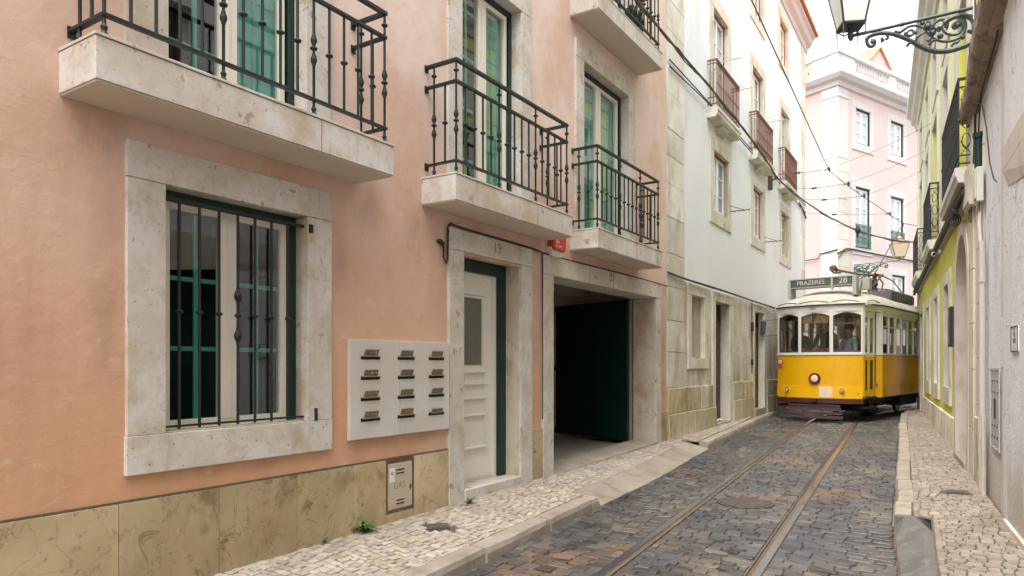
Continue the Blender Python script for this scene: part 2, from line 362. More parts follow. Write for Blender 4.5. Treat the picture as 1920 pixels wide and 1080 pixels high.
def text(name, body, size, mat, parent, loc, rot, extrude=.002, sx=1):
    cu = bpy.data.curves.new(name+'_c', 'FONT'); cu.body = body; cu.size = size; cu.extrude = extrude
    cu.align_x = 'CENTER'; cu.align_y = 'CENTER'
    tmp = bpy.data.objects.new('tmp', cu); col.objects.link(tmp)
    dg = bpy.context.evaluated_depsgraph_get()
    me = bpy.data.meshes.new_from_object(tmp.evaluated_get(dg)); me.name = name
    bpy.data.objects.remove(tmp); bpy.data.curves.remove(cu)
    me.materials.clear(); me.materials.append(mat)
    o = bpy.data.objects.new(name, me); col.objects.link(o); o.parent = parent
    o.location = loc; o.rotation_euler = rot; o.scale = (sx, 1, 1)
    return o
# rotation that lays text on a plane whose outward normal is local +X (reading towards +Y)
TX = (R(90), 0, R(90))

# ------------------------------------------------------------------ terrain profiles
ZR = [(-12, -.2), (-5, -.09), (0, 0), (5, .08), (10, .17), (18, .24), (30, .28), (60, .4), (200, 1)]
def interp(T, y):
    if y <= T[0][0]: return T[0][1]
    for (a, za), (b, zb) in zip(T, T[1:]):
        if y <= b: return za+(zb-za)*(y-a)/(b-a)
    return T[-1][1]
def zr(y): return interp(ZR, y)
KL = [(-8, 1.7), (0, 1.28), (6.5, .89), (8, .83), (10.9, .54), (14, .30), (19.9, -.17), (23, -.42)]
KR = [(6.85, 3.42), (9.41, 3.253), (16.07, 2.806), (19.6, 2.60), (21.4, 2.72), (22.4, 3.1)]
def kl(y): return interp(KL, y)
def kr(y): return interp(KR, y)
RA_ = R(-5.25); RO = (4.87, 0)
def wallL(y): return 0.0 if y < 10.563 else -.02 - math.tan(R(.7))*(y-10.563)
def wallR(y): return RO[0] + math.tan(RA_)*(y-RO[1])
def RWp(t, s, z=0): return (RO[0]+s*math.sin(RA_)-t*math.cos(RA_), RO[1]+s*math.cos(RA_)+t*math.sin(RA_), z)
def rail_pt(q, off):
    """q = y along straight; beyond 17.8 it is arc length"""
    if q < 16.7:
        x = 2.6125-.067*q; y = q; h = math.atan(-.067)
    else:
        h0 = math.atan(-.067); r = 19.5; cx = 2.6125-.067*16.7 + r*math.cos(h0); cy = 16.7 - r*math.sin(h0)
        a = (q-16.7)/r; h = h0+a
        x = cx - r*math.cos(h); y = cy + r*math.sin(h)
    return (x+off*math.cos(h), y-off*math.sin(h))
# ------------------------------------------------------------------ ground, road, pavements
KR = [(-8, 4.3), (0, 3.95), (5.14, 3.6), (6.5, 3.45)] + KR
g = MB()
gx = [-120, -60, -30, -12, -6, -3, -1.5, 0, 1.5, 3, 4.5, 6, 9, 15, 30, 60, 120]
gy = [-40, -20, -12, -5, 0, 2.5, 5, 7.5, 10, 14, 18, 22, 26, 30, 36, 44, 60, 90, 150, 200]
vs = [(x, y, zr(y)-.022) for y in gy for x in gx]; n_ = len(gx)
g.add(vs, [(j*n_+i, j*n_+i+1, (j+1)*n_+i+1, (j+1)*n_+i) for j in range(len(gy)-1) for i in range(n_-1)])
struct(g.build('ground', mEarth))

def zl(x, y):
    k = kl(y); wl = wallL(y); a = 1
    if 6.3 < y < 10.9: k -= .33
    f = max(0, min(1, (k-x)/max(.25, k-wl)))
    return zr(y)+.092+.058*f
def zrt(x, y): return zr(y)+.10+.025*max(0, min(1, (x-kr(y))/.8))
def stones(mb, fl, fr, y0, y1, rh, cw, zf, tone, jit=.012, gap=.005, warp=None, skip=None, h=.02, tint=.18, dome=.0025, cut=.07):
    y = y0; row = 0
    warp = warp or (lambda x, y: 0)
    while y < y1:
        hh = rh*random.uniform(.82, 1.2); yc = y+hh/2
        a, b = fl(yc), fr(yc)
        if b-a > .03:
            xs = [a]; x = a + cw*random.uniform(.4, 1.1)
            while x < b-.4*cw: xs.append(x); x += cw*random.uniform(.75, 1.3)
            xs.append(b)
            for i in range(len(xs)-1):
                x0, x1 = xs[i], xs[i+1]; xm = (x0+x1)/2
                if skip and skip(xm, yc+warp(xm, yc)): continue
                j = lambda m=jit: random.uniform(-m, m)
                P = [[x0+gap+j()*.6, y+gap+j()], [x1-gap+j()*.6, y+gap+j()], [x1-gap+j()*.6, y+hh-gap+j()], [x0+gap+j()*.6, y+hh-gap+j()]]
                P = [[p[0], p[1]+warp(p[0], p[1])] for p in P]
                ring = []
                for q in range(4):
                    p, pr, nx = P[q], P[q-1], P[(q+1) % 4]
                    c = cut*random.uniform(.6, 1.5)
                    ring.append((p[0]+(pr[0]-p[0])*c, p[1]+(pr[1]-p[1])*c)); ring.append((p[0]+(nx[0]-p[0])*c, p[1]+(nx[1]-p[1])*c))
                cx = sum(p[0] for p in ring)/8; cy = sum(p[1] for p in ring)/8
                z = zf(cx, cy)+random.uniform(-.005, .004); ta, tb = random.uniform(-.07, .07), random.uniform(-.07, .07)
                def up(sc, dz): return [(cx+(p[0]-cx)*sc, cy+(p[1]-cy)*sc, zf(p[0], p[1])*.5+z*.5+dz+(p[0]-cx)*ta+(p[1]-cy)*tb) for p in ring]
                V = up(1.0, -h)+up(1.0, -dome*1.6)+up(.93, 0)+[(cx, cy, z+dome*.4)]
                F = [(k, (k+1) % 8, 8+(k+1) % 8, 8+k) for k in range(8)]+[(8+k, 8+(k+1) % 8, 16+(k+1) % 8, 16+k) for k in range(8)]+[(16+k, 16+(k+1) % 8, 24) for k in range(8)]
                t_ = random.gauss(1, tint); t_ = max(.5, min(1.5, t_)); c = tone(cx, cy)
                mb.col = (c[0]*t_, c[1]*t_*random.uniform(.97, 1.03), c[2]*t_*random.uniform(.93, 1.07))
                mb.add(V, F)
        y += hh; row += 1
def wob(a, fx, fy, ph=0): return lambda x, y: a*math.sin(fx*x+ph+.7*math.sin(fy*y))+a*.6*math.sin(fy*y*1.7+x*3.1+ph)
# covers: (x, y, rx, ry, round)
def in_cover(x, y):
    if (x-2.09)**2+(y-7.18)**2 < .30**2: return True
    if (x-1.22)**2+(y-4.62)**2 < .085**2: return True
    return False
def in_cover_l(x, y): return abs(x-.39)+abs(y-4.41)*.95 < .165
def in_cover_r(x, y): return abs(x-3.87) < .10 and abs(y-8.14) < .10
RX = {}
def railx(y, off):
    key = off
    if key not in RX: RX[key] = [rail_pt(q*.25, off) for q in range(-30, 160)]
    T = RX[key]
    for a, b in zip(T, T[1:]):
        if a[1] <= y <= b[1]: return a[0]+(b[0]-a[0])*(y-a[1])/(b[1]-a[1])
    return T[0][0] if y < T[0][1] else T[-1][0]
white = lambda x, y: (1, 1, 1)
def road_tone(x, y):
    b = math.sin(x*7.1+y*.6)+math.sin(y*2.3+x*1.3)+random.uniform(-1, 1)
    if b > 1.75: return (1.5, 1.36, 1.12)
    if b < -1.6: return (.8, .88, 1.05)
    return (1, 1, 1.02)
rd = MB()
stones(rd, kl, lambda y: railx(y, -.502), .4, 19.3, .105, .135, lambda x, y: zr(y), road_tone, jit=.011, gap=.004, warp=wob(.06, 3.5, 1.2), skip=in_cover, tint=.24)
stones(rd, lambda y: railx(y, -.392), lambda y: railx(y, .392), .6, 19.3, .085, .14, lambda x, y: zr(y), road_tone, jit=.009, gap=.004, warp=wob(.02, 3, 1.4, 2), skip=in_cover, tint=.24)
stones(rd, lambda y: railx(y, .502), kr, .8, 19.3, .105, .15, lambda x, y: zr(y), road_tone, jit=.012, gap=.004, warp=wob(.07, 3.8, 1.1, 4), tint=.24)
stones(rd, lambda y: -3.0 if y > 23 else wallL(y)-.1, lambda y: 9.0 if y > 22.5 else kr(min(y, 22.4)), 19.3, 33, .16, .2, lambda x, y: zr(y)-.004, road_tone, jit=.02, tint=.2)
struct(rd.build('road', mSett))
jt = MB()
ys = [i*.5 for i in range(-16, 80)]
for a, b in zip(ys, ys[1:]):
    for (fl, fr, d) in ((lambda y: kl(y)-.02, lambda y: kr(min(y, 22.4))+.02, -.012),):
        jt.add([(fl(a), a, zr(a)+d), (fr(a), a, zr(a)+d), (fr(b), b, zr(b)+d), (fl(b), b, zr(b)+d)], [(0, 1, 2, 3)])
struct(jt.build('road_joint_sand', mGrout))
# near part of the road in front of the camera's feet and behind it
lp = MB(); rp = MB(); lb = MB()
stones(lp, lambda y: wallL(y)+.012, lambda y: kl(y)-(.345 if 6.3 < y < 10.9 else .165), .4, 22.5, .062, .078, zl, white, jit=.007, gap=.004, warp=wob(.035, 5.5, 2.1), skip=in_cover_l, tint=.11)
struct(lp.build('left_pavement', mCalc))
def rpl(y): return (kr(y)+.155) if y > 6.85 else interp([(-8, 4.25), (0, 4.1), (5.26, 3.80), (7.0, 3.70)], y)
stones(rp, rpl, lambda y: wallR(y)-.012, .4, 21.6, .066, .085, zrt, lambda x, y: (.74, .71, .68), jit=.008, gap=.004, warp=wob(.02, 5, 2.4, 1), skip=in_cover_r, tint=.11)
struct(rp.build('right_pavement', mCalc))
ysf = [i*.1 for i in range(-80, 240)]
for a, b in zip(ysf, ysf[1:]):
    if a < 23:
        o_ = .345 if 6.2 < a < 10.9 else .155
        lb.add([(wallL(a)-.3, a, zl(wallL(a), a)-.013), (kl(a)-o_, a, zl(kl(a)-o_, a)-.013), (kl(b)-o_, b, zl(kl(b)-o_, b)-.013), (wallL(b)-.3, b, zl(wallL(b), b)-.013)], [(0, 1, 2, 3)])
    if a < 21.5:
        lb.add([(rpl(a)-.01, a, zrt(rpl(a), a)-.013), (wallR(a)+.3, a, zrt(wallR(a), a)-.013), (wallR(b)+.3, b, zrt(wallR(b), b)-.013), (rpl(b)-.01, b, zrt(rpl(b), b)-.013)], [(0, 1, 2, 3)])
struct(lb.build('pavement_joint_sand', mGrout))
# kerbs: one mesh per kerb line, each stone a block of its own
def kerb(name, segs, fk, sgn, wd, top=.092):
    k = MB()
    for a, b in segs:
        dx = random.uniform(-.012, .012); dz = random.uniform(-.006, .006); g_ = .006
        a += g_; b -= g_; xa, xb = fk(a)+dx, fk(b)+dx+random.uniform(-.008, .008)
        t = random.uniform(.88, 1.12); k.col = (t, t, t)
        n = max(2, int((b-a)/.16)); 
        ring = []
        for i in range(n+1):
            f = i/n; y = a+(b-a)*f; x = xa+(xb-xa)*f; z = zr(y); j = lambda: random.uniform(-.004, .004)
            ring += [(x+sgn*0+j(), y, z-.06), (x-sgn*.008+j(), y, z+top*.55+dz), (x-sgn*.022+j(), y, z+top+dz-.004+j()*.5),
                     (x-sgn*.05, y, z+top+dz+.002), (x-sgn*wd, y, z+top+dz+.004), (x-sgn*wd, y, z-.06)]
        F = []
        for i in range(n):
            for q in range(6): F.append((i*6+q, i*6+(q+1) % 6, (i+1)*6+(q+1) % 6, (i+1)*6+q))
        F += [tuple(range(6)), tuple(range(n*6, n*6+6))]
        k.add(ring, F)
    return struct(k.build(name, mKerb))
kerb('left_kerb', [(-4, -3), (-3, -2), (-2, -1.1), (-1.1, -.2), (-.2, .7), (.7, 1.6), (1.6, 2.5), (2.5, 3.3), (3.3, 4.18), (4.18, 5.22), (5.22, 6.12), (6.12, 6.3)], kl, 1, .16)
kerb('left_kerb', [(10.92, 12.1), (12.1, 13.3), (13.3, 14.4), (14.4, 15.6), (15.6, 16.8), (16.8, 18), (18, 19.2), (19.2, 20.4), (20.4, 21.6), (21.6, 22.7)], kl, 1, .15, .1)
kerb('right_kerb', [(6.9, 7.5), (7.5, 8.15), (8.15, 8.75), (8.75, 10.4), (10.4, 11.9), (11.9, 13.3), (13.3, 14.8), (14.8, 16.2), (16.2, 17.6), (17.6, 19), (19, 20.2), (20.2, 21.3)], kr, -1, .15, .1)
ap = MB()          # the dropped kerb: sloping slabs in front of the garage
for a, b in ((6.31, 7.0), (7.0, 7.75), (7.75, 8.5), (8.5, 9.3), (9.3, 10.1), (10.1, 10.91)):
    a += .004; b -= .004; t = random.uniform(.82, 1.02); ap.col = (t, t, t)
    ap.hexa([(kl(a)+.02, a, zr(a)-.05), (kl(b)+.02, b, zr(b)-.05), (kl(b)-.34, b, zr(b)-.05), (kl(a)-.34, a, zr(a)-.05),
             (kl(a)+.02, a, zr(a)+.008), (kl(b)+.02, b, zr(b)+.008), (kl(b)-.34, b, zr(b)+.096), (kl(a)-.34, a, zr(a)+.096)])
struct(ap.build('dropped_kerb', mKerb, bevel=.006))
rm = MB(); yy = [-8, -4, 0, 2, 4, 5.3, 6.3, 6.86]
rm.add([(3.43, 6.855, .20), (3.72, 6.855, .207), (3.72, 6.90, .207), (3.43, 6.90, .2)], [(0, 1, 2, 3)]); rm.add([(3.43, 6.855, .20), (3.72, 6.855, .207), (3.72, 6.855, .1), (3.43, 6.855, .1)], [(0, 1, 2, 3)])
for a, b in zip(yy, yy[1:]):
    if True: rm.add([(kr(a)+.01, a, zr(a)+.003), (rpl(a)-.07, a, zr(a)+.085), (rpl(a)+.012, a, zr(a)+.092), (rpl(b)+.012, b, zr(b)+.092), (rpl(b)-.07, b, zr(b)+.085), (kr(b)+.01, b, zr(b)+.003)], [(0, 1, 4, 5), (1, 2, 3, 4)])
struct(rm.build('pavement_ramp', mRamp))
# tram rails (grooved rail: head, groove, lip) as polyline sweeps
def rail(label, sgn):
    t = thing('tram_rail', label, 'tram rail', group='rails of the tram track')
    qs = [i*.5 for i in range(-12, 34)]+[16.7+i*.4 for i in range(0, 60)]
    for nm, o0, o1, z0, z1, m in (('rail_head', .500, .447, -.06, .004, mRail), ('groove_bed', .447, .408, -.06, -.034, mTramDk), ('rail_lip', .408, .396, -.06, .002, mRailDk)):
        mb = MB(); vs = []
        for q in qs:
            a = rail_pt(q, sgn*o0); b = rail_pt(q, sgn*o1); z = zr(a[1])
            vs += [(a[0], a[1], z+z0), (a[0], a[1], z+z1), (b[0], b[1], z+z1), (b[0], b[1], z+z0)]
        F = [(i*4+k, i*4+(k+1) % 4, i*4+4+(k+1) % 4, i*4+4+k) for i in range(len(qs)-1) for k in range(4)]
        mb.add(vs, F); mb.build(nm, m, t)
rail('left rail of the tram track, nearer the pink building', -1)
rail('right rail of the tram track, with the wide bright steel head', 1)
# covers in the road and pavements
def cover(name, label, c, r, n, rot, z, sq=False):
    mb = MB()
    if sq:
        P = [(c[0]+r[0]*a, c[1]+r[1]*b) for a, b in sq]
        mb.prism(P, 'z', z-.03, z+.004)
        P2 = [(c[0]+r[0]*a*.86, c[1]+r[1]*b*.86) for a, b in sq]; mb.prism(P2, 'z', z+.001, z+.009)
    else:
        mb.lathe((c[0], c[1], z), [(r, -.03), (r, .002), (r*.93, .005), (r*.91, -.001), (r*.87, -.001), (r*.86, .006), (.001, .007)], n)
        for q in range(-4, 5):
            h = math.sqrt(max(0, (r*.8)**2-(q*r*.18)**2))
            mb.box(c[0]+q*r*.18-.006, c[0]+q*r*.18+.006, c[1]-h, c[1]+h, z+.004, z+.010)
    return tag(mb.build(name, mCast), label, 'manhole cover')
cover('manhole_cover', 'round iron manhole cover set between the tram rails', (2.09, 7.18), .275, 32, 0, zr(7.18))
cover('valve_cover', 'small round iron cover in the dark setts beside the left kerb', (1.22, 4.62), .07, 20, 0, zr(4.6))
cover('drain_cover', 'small diamond shaped iron cover in the left pavement', (.39, 4.41), (.115, .125), 4, 0, zl(.39, 4.41)+.003, [(1, 0), (0, 1), (-1, 0), (0, -1)])
cover('meter_cover', 'square grey cover in the right pavement', (3.87, 8.14), (.09, .09), 4, 0, zrt(3.87, 8.14), [(-1, -1), (1, -1), (1, 1), (-1, 1)])
# weeds at the foot of the pink wall
def weed(label, c, r, n):
    mb = MB()
    for i in range(n):
        a = random.uniform(-1.5, 1.5) if i % 3 else random.uniform(-3, 3); l = r*random.uniform(.5, 1.1); hgt = l*random.uniform(.3, 1.0); wd = l*.16
        d = Vector((math.cos(a), math.sin(a), 0)); s_ = Vector((-math.sin(a), math.cos(a), 0)); b = Vector(c)+Vector((random.uniform(0, .02), random.uniform(-.3, .3)*r, 0))
        p = [b, b+d*l*.4+Vector((0, 0, hgt*.7)), b+d*l*.8+Vector((0, 0, hgt)), b+d*l*1.1+Vector((0, 0, hgt*.8))]
        V = [p[0]-s_*wd*.2, p[0]+s_*wd*.2, p[1]-s_*wd*.7, p[1]+s_*wd*.7, p[2]-s_*wd*.9, p[2]+s_*wd*.9, p[3]]
        mb.add([tuple(v) for v in V], [(0, 1, 3, 2), (2, 3, 5, 4), (4, 5, 6)])
    return tag(mb.build('weed', mLeaf), label, 'weed')
weed('leafy green weed, the largest, at the foot of the yellow marble plinth', (.03, 3.93, zl(0, 3.93)-.005), .10, 50)
weed('tiny green weed at the foot of the plinth, nearest the camera', (.015, 3.55, zl(0, 3.55)-.005), .05, 14)
weed('bright green weed growing at the corner of the door step', (.10, 5.2, zl(0, 5.2)-.005), .06, 34)

# ------------------------------------------------------------------ facade helpers
def wallmesh(mb, t0, d, s0, s1, z0, z1, holes, sub=None):
    """wall face at x=t0 with rectangular holes, reveals going in by d; thin solid so that it has depth"""
    ss = sorted(set([s0, s1]+[h[i] for h in holes for i in (0, 1) if s0 < h[i] < s1]))
    zs = sorted(set([z0, z1]+[h[i] for h in holes for i in (2, 3) if z0 < h[i] < z1]))
    for a, b in zip(ss, ss[1:]):
        for c, e in zip(zs, zs[1:]):
            m = ((a+b)/2, (c+e)/2)
            if any(h[0] < m[0] < h[1] and h[2] < m[1] < h[3] for h in holes): continue
            mb.add([(t0, a, c), (t0, b, c), (t0, b, e), (t0, a, e)], [(0, 1, 2, 3)])
    for h in holes:
        a, b, c, e = h[:4]; c = max(c, z0); e = min(e, z1); x = t0-(h[4] if len(h) > 4 else d)
        for q in ([(a, c), (a, e)], [(b, c), (b, e)], [(a, c), (b, c)], [(a, e), (b, e)]):
            (y0, w0), (y1, w1) = q
            mb.add([(t0, y0, w0), (t0, y1, w1), (x, y1, w1), (x, y0, w0)], [(0, 1, 2, 3)])
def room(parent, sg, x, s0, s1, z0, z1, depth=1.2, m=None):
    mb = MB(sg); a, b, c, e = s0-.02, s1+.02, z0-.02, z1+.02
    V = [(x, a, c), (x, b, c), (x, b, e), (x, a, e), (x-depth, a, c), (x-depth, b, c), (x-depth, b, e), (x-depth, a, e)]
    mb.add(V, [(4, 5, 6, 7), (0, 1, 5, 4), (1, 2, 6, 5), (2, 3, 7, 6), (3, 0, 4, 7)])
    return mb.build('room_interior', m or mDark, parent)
def frame(mb, x0, x1, s0, s1, z0, z1, w_, wb=None):
    wb = wb or w_
    mb.box(x0, x1, s0, s0+w_, z0, z1); mb.box(x0, x1, s1-w_, s1, z0, z1)
    mb.box(x0+.001, x1-.001, s0+w_, s1-w_, z1-w_, z1); mb.box(x0+.001, x1-.001, s0+w_, s1-w_, z0, z0+wb)
def surround(parent, sg, m, o, i, proud=.025, depth=.12, sill=True, name='stone_surround', bevel=.004):
    """o=(s0,s1,z0,z1) outer, i=inner opening; joints between the pieces are real 2 mm steps"""
    mb = MB(sg)
    mb.box(-depth, proud, o[0]+.002, i[0], (i[2] if sill else o[2]), i[3]-.0015)
    mb.box(-depth, proud, i[1], o[1]-.002, (i[2] if sill else o[2]), i[3]-.0015)
    mb.box(-depth, proud+.002, o[0], o[1], i[3]+.0015, o[3])
    if sill: mb.box(-depth, proud+.004, o[0]-.004, o[1], o[2], i[2]-.002)
    return mb.build(name, m, parent, bevel=bevel)

# ------------------------------------------------------------------ PINK BUILDING (left wall plane x=0)
pink = thing('pink_building', 'salmon pink house with stone framed openings and green iron balconies, nearest on the left', 'building')
PH = [(2.361, 3.413, 1.08, 2.575), (5.256, 6.25, -.3, 2.53), (6.94, 10.07, -.3, 2.53), (2.353, 3.40, 3.10, 5.24),
      (5.236, 6.265, 3.10, 5.24), (7.709, 9.07, 3.10, 5.24), (7.709, 9.07, 5.84, 8.0), (2.353, 3.40, 5.84, 8.0), (5.236, 6.265, 5.84, 8.0),
      (-1.2, .2, 1.1, 2.55), (-1.1, .1, 3.1, 5.24)]
PH = [(a-(.04 if a > 0 else 0), b+.0, c, d) for a, b, c, d in PH]
PH = [(a, b, c, d) for a, b, c, d in PH]
mb = MB(); wallmesh(mb, 0, .10, -7, 10.545, -.4, 9.2, PH)
mb.add([(0, 10.545, -.4), (0, 10.545, 9.2), (-8, 10.545, 9.2), (-8, 10.545, -.4)], [(0, 1, 2, 3)])
mb.add([(0, -7, -.4), (0, -7, 9.2), (-8, -7, 9.2), (-8, -7, -.4)], [(0, 1, 2, 3)])
mb.add([(-8, -7, -.4), (-8, 10.545, -.4), (-8, 10.545, 9.2), (-8, -7, 9.2)], [(0, 1, 2, 3)])
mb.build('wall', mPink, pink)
rf = MB(); rf.box(-8.2, .3, -7.1, 10.54, 9.2, 9.35); rf.add([(-8.2, -7.1, 9.36), (.32, -7.1, 9.36), (.32, 10.54, 9.36), (-8.2, 10.54, 9.36), (-4, -7.1, 10.9), (-4, 10.54, 10.9)],
    [(0, 1, 5), (1, 2, 5, 4), (0, 1, 4), (2, 3, 5), (3, 0, 4, 5)]); rf.build('roof', mTile, pink)
# plinth slabs
mb = MB()
edges = [-6.8, -5.9, -5, -4.1, -3.2, -2.3, -1.4, -.5, .4, 1.2, 2.07, 2.69, 3.30, 3.84]
for a, b in zip(edges, edges[1:]):
    t = random.uniform(.9, 1.08); mb.col = (t, t*random.uniform(.97, 1.03), t); mb.box(-.02, .022, a+.0015, b-.0015, -.3, .728)
mb.col = (1.1, 1.1, 1.1); mb.box(-.02, .022, 3.8415, 4.195, -.3, .728); mb.col = (1.3, 1.32, 1.35)
mb.box(-.02, .022, 4.5415, 5.010, -.3, .728); mb.col = (1.15, 1.15, 1.2); mb.box(-.02, .022, 4.1965, 4.5385, -.3, .285); 
mb.build('plinth', mPlinth, pink, bevel=.002)
for a, b, c in ((6.458, 6.692, .80), (10.262, 10.543, .77)):
    mb = MB(); mb.box(-.02, .022, a, b, -.3, c); mb.build('plinth', mPlinth, pink, bevel=.002)
cp = MB(); cp.box(-.02, .016, -6.8, 5.010, .7295, .742); cp.build('plinth_top_joint', mGrout, pink)

# -- windows of the pink building
def pink_window(s0, s1, z0, z1, o, tealmode, bottom_sill, depth=.12, bars_z=(.33, .62), lintel_proud=.025):
    w_ = MB()
    frame(w_, -.165, -.115, s0+.06, s1-.075, z0+.0, z1-.055, .048, .06)
    m = (s0+.06+s1-.075)/2
    w_.box(-.168, -.111, m-.066, m-.002, z0+.05, z1-.1); w_.box(-.168, -.111, m+.002, m+.066, z0+.05, z1-.1)
    w_.box(-.111, -.104, m-.018, m+.012, z0+.05, z1-.1)
    W = w_.build('window', mCream, pink, bevel=.004)
    W['label'] = 'cream framed window' 
    j = MB(); frame(j, -.20, -.102, s0-.03, s1+.03, z0-.02, z1+.03, .092, .02)
    j.box(-.115, -.095, s1-.062, s1-.045, z0, z1-.05); j.build('green_outer_frame', mGreenPaint, W, bevel=.003)
    for (a, b) in ((s0+.105, m-.064), (m+.064, s1-.12)):
        p = MB(); p.box(-.143, -.137, a, b, z0+.055, z1-.1); p.build('pane', gWin, W)
    if o: surround(W, 1, mStone, o, (s0, s1, z0, z1), depth=depth, sill=bottom_sill, proud=lintel_proud)
    # inner shutters: teal frames behind the glass
    t = MB()
    for i, (a, b) in enumerate(((s0+.1, m-.03), (m+.03, s1-.11))):
        if tealmode[i] == 'bars':
            c = (a+b)/2+.02
            t.box(-.182, -.168, c-.016, c+.016, z0, z1)
            for f in bars_z: z = z0+(z1-z0)*f; t.box(-.180, -.170, a-.04, b+.04, z-.014, z+.014)
        else:
            t.box(-.195, -.180, a-.04, b+.04, z0, z1)
            for k in range(7):
                z = z0+.12+k*(z1-z0-.2)/7; t.box(-.180, -.174, a+.03, b-.03, z, z+(z1-z0-.2)/7-.03)
    t.build('inner_shutter', mTeal if 'bars' in tealmode else mTealPanel, W)
    if tealmode == ('bars', 'panel'): pass
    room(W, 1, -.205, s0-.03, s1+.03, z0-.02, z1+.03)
    return W
W1 = pink_window(2.341, 3.393, 1.10, 2.555, (2.113, 3.62, .878, 2.764), ('bars', 'bars'), True, bars_z=(.345, .645))
sl = MB(); sl.box(-.2, .0, 2.345, 3.389, 1.1005, 1.108); sl.build('inner_sill', mStoneDk, W1)
# upper windows: left leaf shows the dark room with teal bars, right leaf the closed teal shutter
def upper(s0, s1, z0, z1, o, modes):
    W = pink_window(s0, s1, z0, z1, o, ('bars', 'bars') if modes[0] == 'bars' else modes, False, bars_z=(.18, .42, .66, .88))
    if modes == ('bars', 'panel'):
        m = (s0+s1)/2; t = MB(); t.box(-.20, -.186, m+.0, s1-.09, z0, z1)
        for k in range(8):
            z = z0+.1+k*(z1-z0-.2)/8; t.box(-.186, -.1825, m+.06, s1-.15, z, z+(z1-z0-.2)/8-.03)
        t.build('closed_shutter', mTealPanel, W)
    return W
upper(2.333, 3.38, 3.135, 5.22, (2.105, 3.612, 3.13, 5.43), ('bars', 'panel'))
upper(5.216, 6.245, 3.135, 5.22, (5.005, 6.442, 3.13, 5.43), ('bars', 'panel'))
upper(7.689, 9.05, 3.135, 5.22, (7.474, 9.273, 3.13, 5.43), ('panel', 'panel'))
upper(7.689, 9.05, 5.88, 7.98, (7.474, 9.273, 5.875, 8.18), ('panel', 'panel'))
upper(5.216, 6.245, 5.88, 7.98, (5.005, 6.442, 5.875, 8.18), ('bars', 'panel'))
upper(2.333, 3.38, 5.88, 7.98, (2.105, 3.612, 5.875, 8.18), ('bars', 'panel'))
pink_window(-1.2, .2, 1.12, 2.53, (-1.42, .42, .9, 2.74), ('bars', 'bars'), True)
pink_window(-1.1, .1, 3.135, 5.22, (-1.32, .32, 3.13, 5.43), ('bars', 'bars'), False)
# security grille of the ground floor window
gr = MB(); gr.box(-.05, -.015, 2.343, 3.40, 2.478, 2.498); G = gr.build('security_grille', mIron, pink, bevel=.002)
gr = MB(); gr.box(-.045, -.015, 2.343, 3.45, 1.126, 1.138); gr.build('bottom_rail', mIron, G, bevel=.002)
for q in ((3.401, 3.43, 2.44, 2.50), (3.451, 3.47, 1.10, 1.19)): gr = MB(); gr.box(-.05, .04, *q); gr.build('fixing', mIron, G, bevel=.002)
def bar_mesh(zs, z0, z1, r=.0095, bulbs=False):
    b = MB(); pr = [(r, z0)]
    for z in zs:
        if bulbs and z in bulbs:
            pr += [(r, z-.055), (.014, z-.05), (.010, z-.043), (.024, z-.012), (.026, z), (.024, z+.012), (.010, z+.043), (.014, z+.05), (r, z+.055)]
        else:
            pr += [(r, z-.012), (.019, z-.008), (.024, z), (.019, z+.008), (r, z+.012)]
    pr.append((r, z1)); b.lathe((0, 0, 0), pr, 10)
    return b
b0 = bar_mesh([1.822], 1.115, 2.49).build('bar', mIron, G, smooth=True); b0.location = (-.03, 2.456, 0)
for s in (2.589, 2.725, 2.992, 3.124, 3.263): dup(b0, G, (-.03, s, 0))
b1 = bar_mesh([1.687, 1.819, 1.948], 1.115, 2.49, bulbs=(1.687, 1.948)).build('bar', mIron, G, smooth=True); b1.location = (-.03, 2.861, 0)

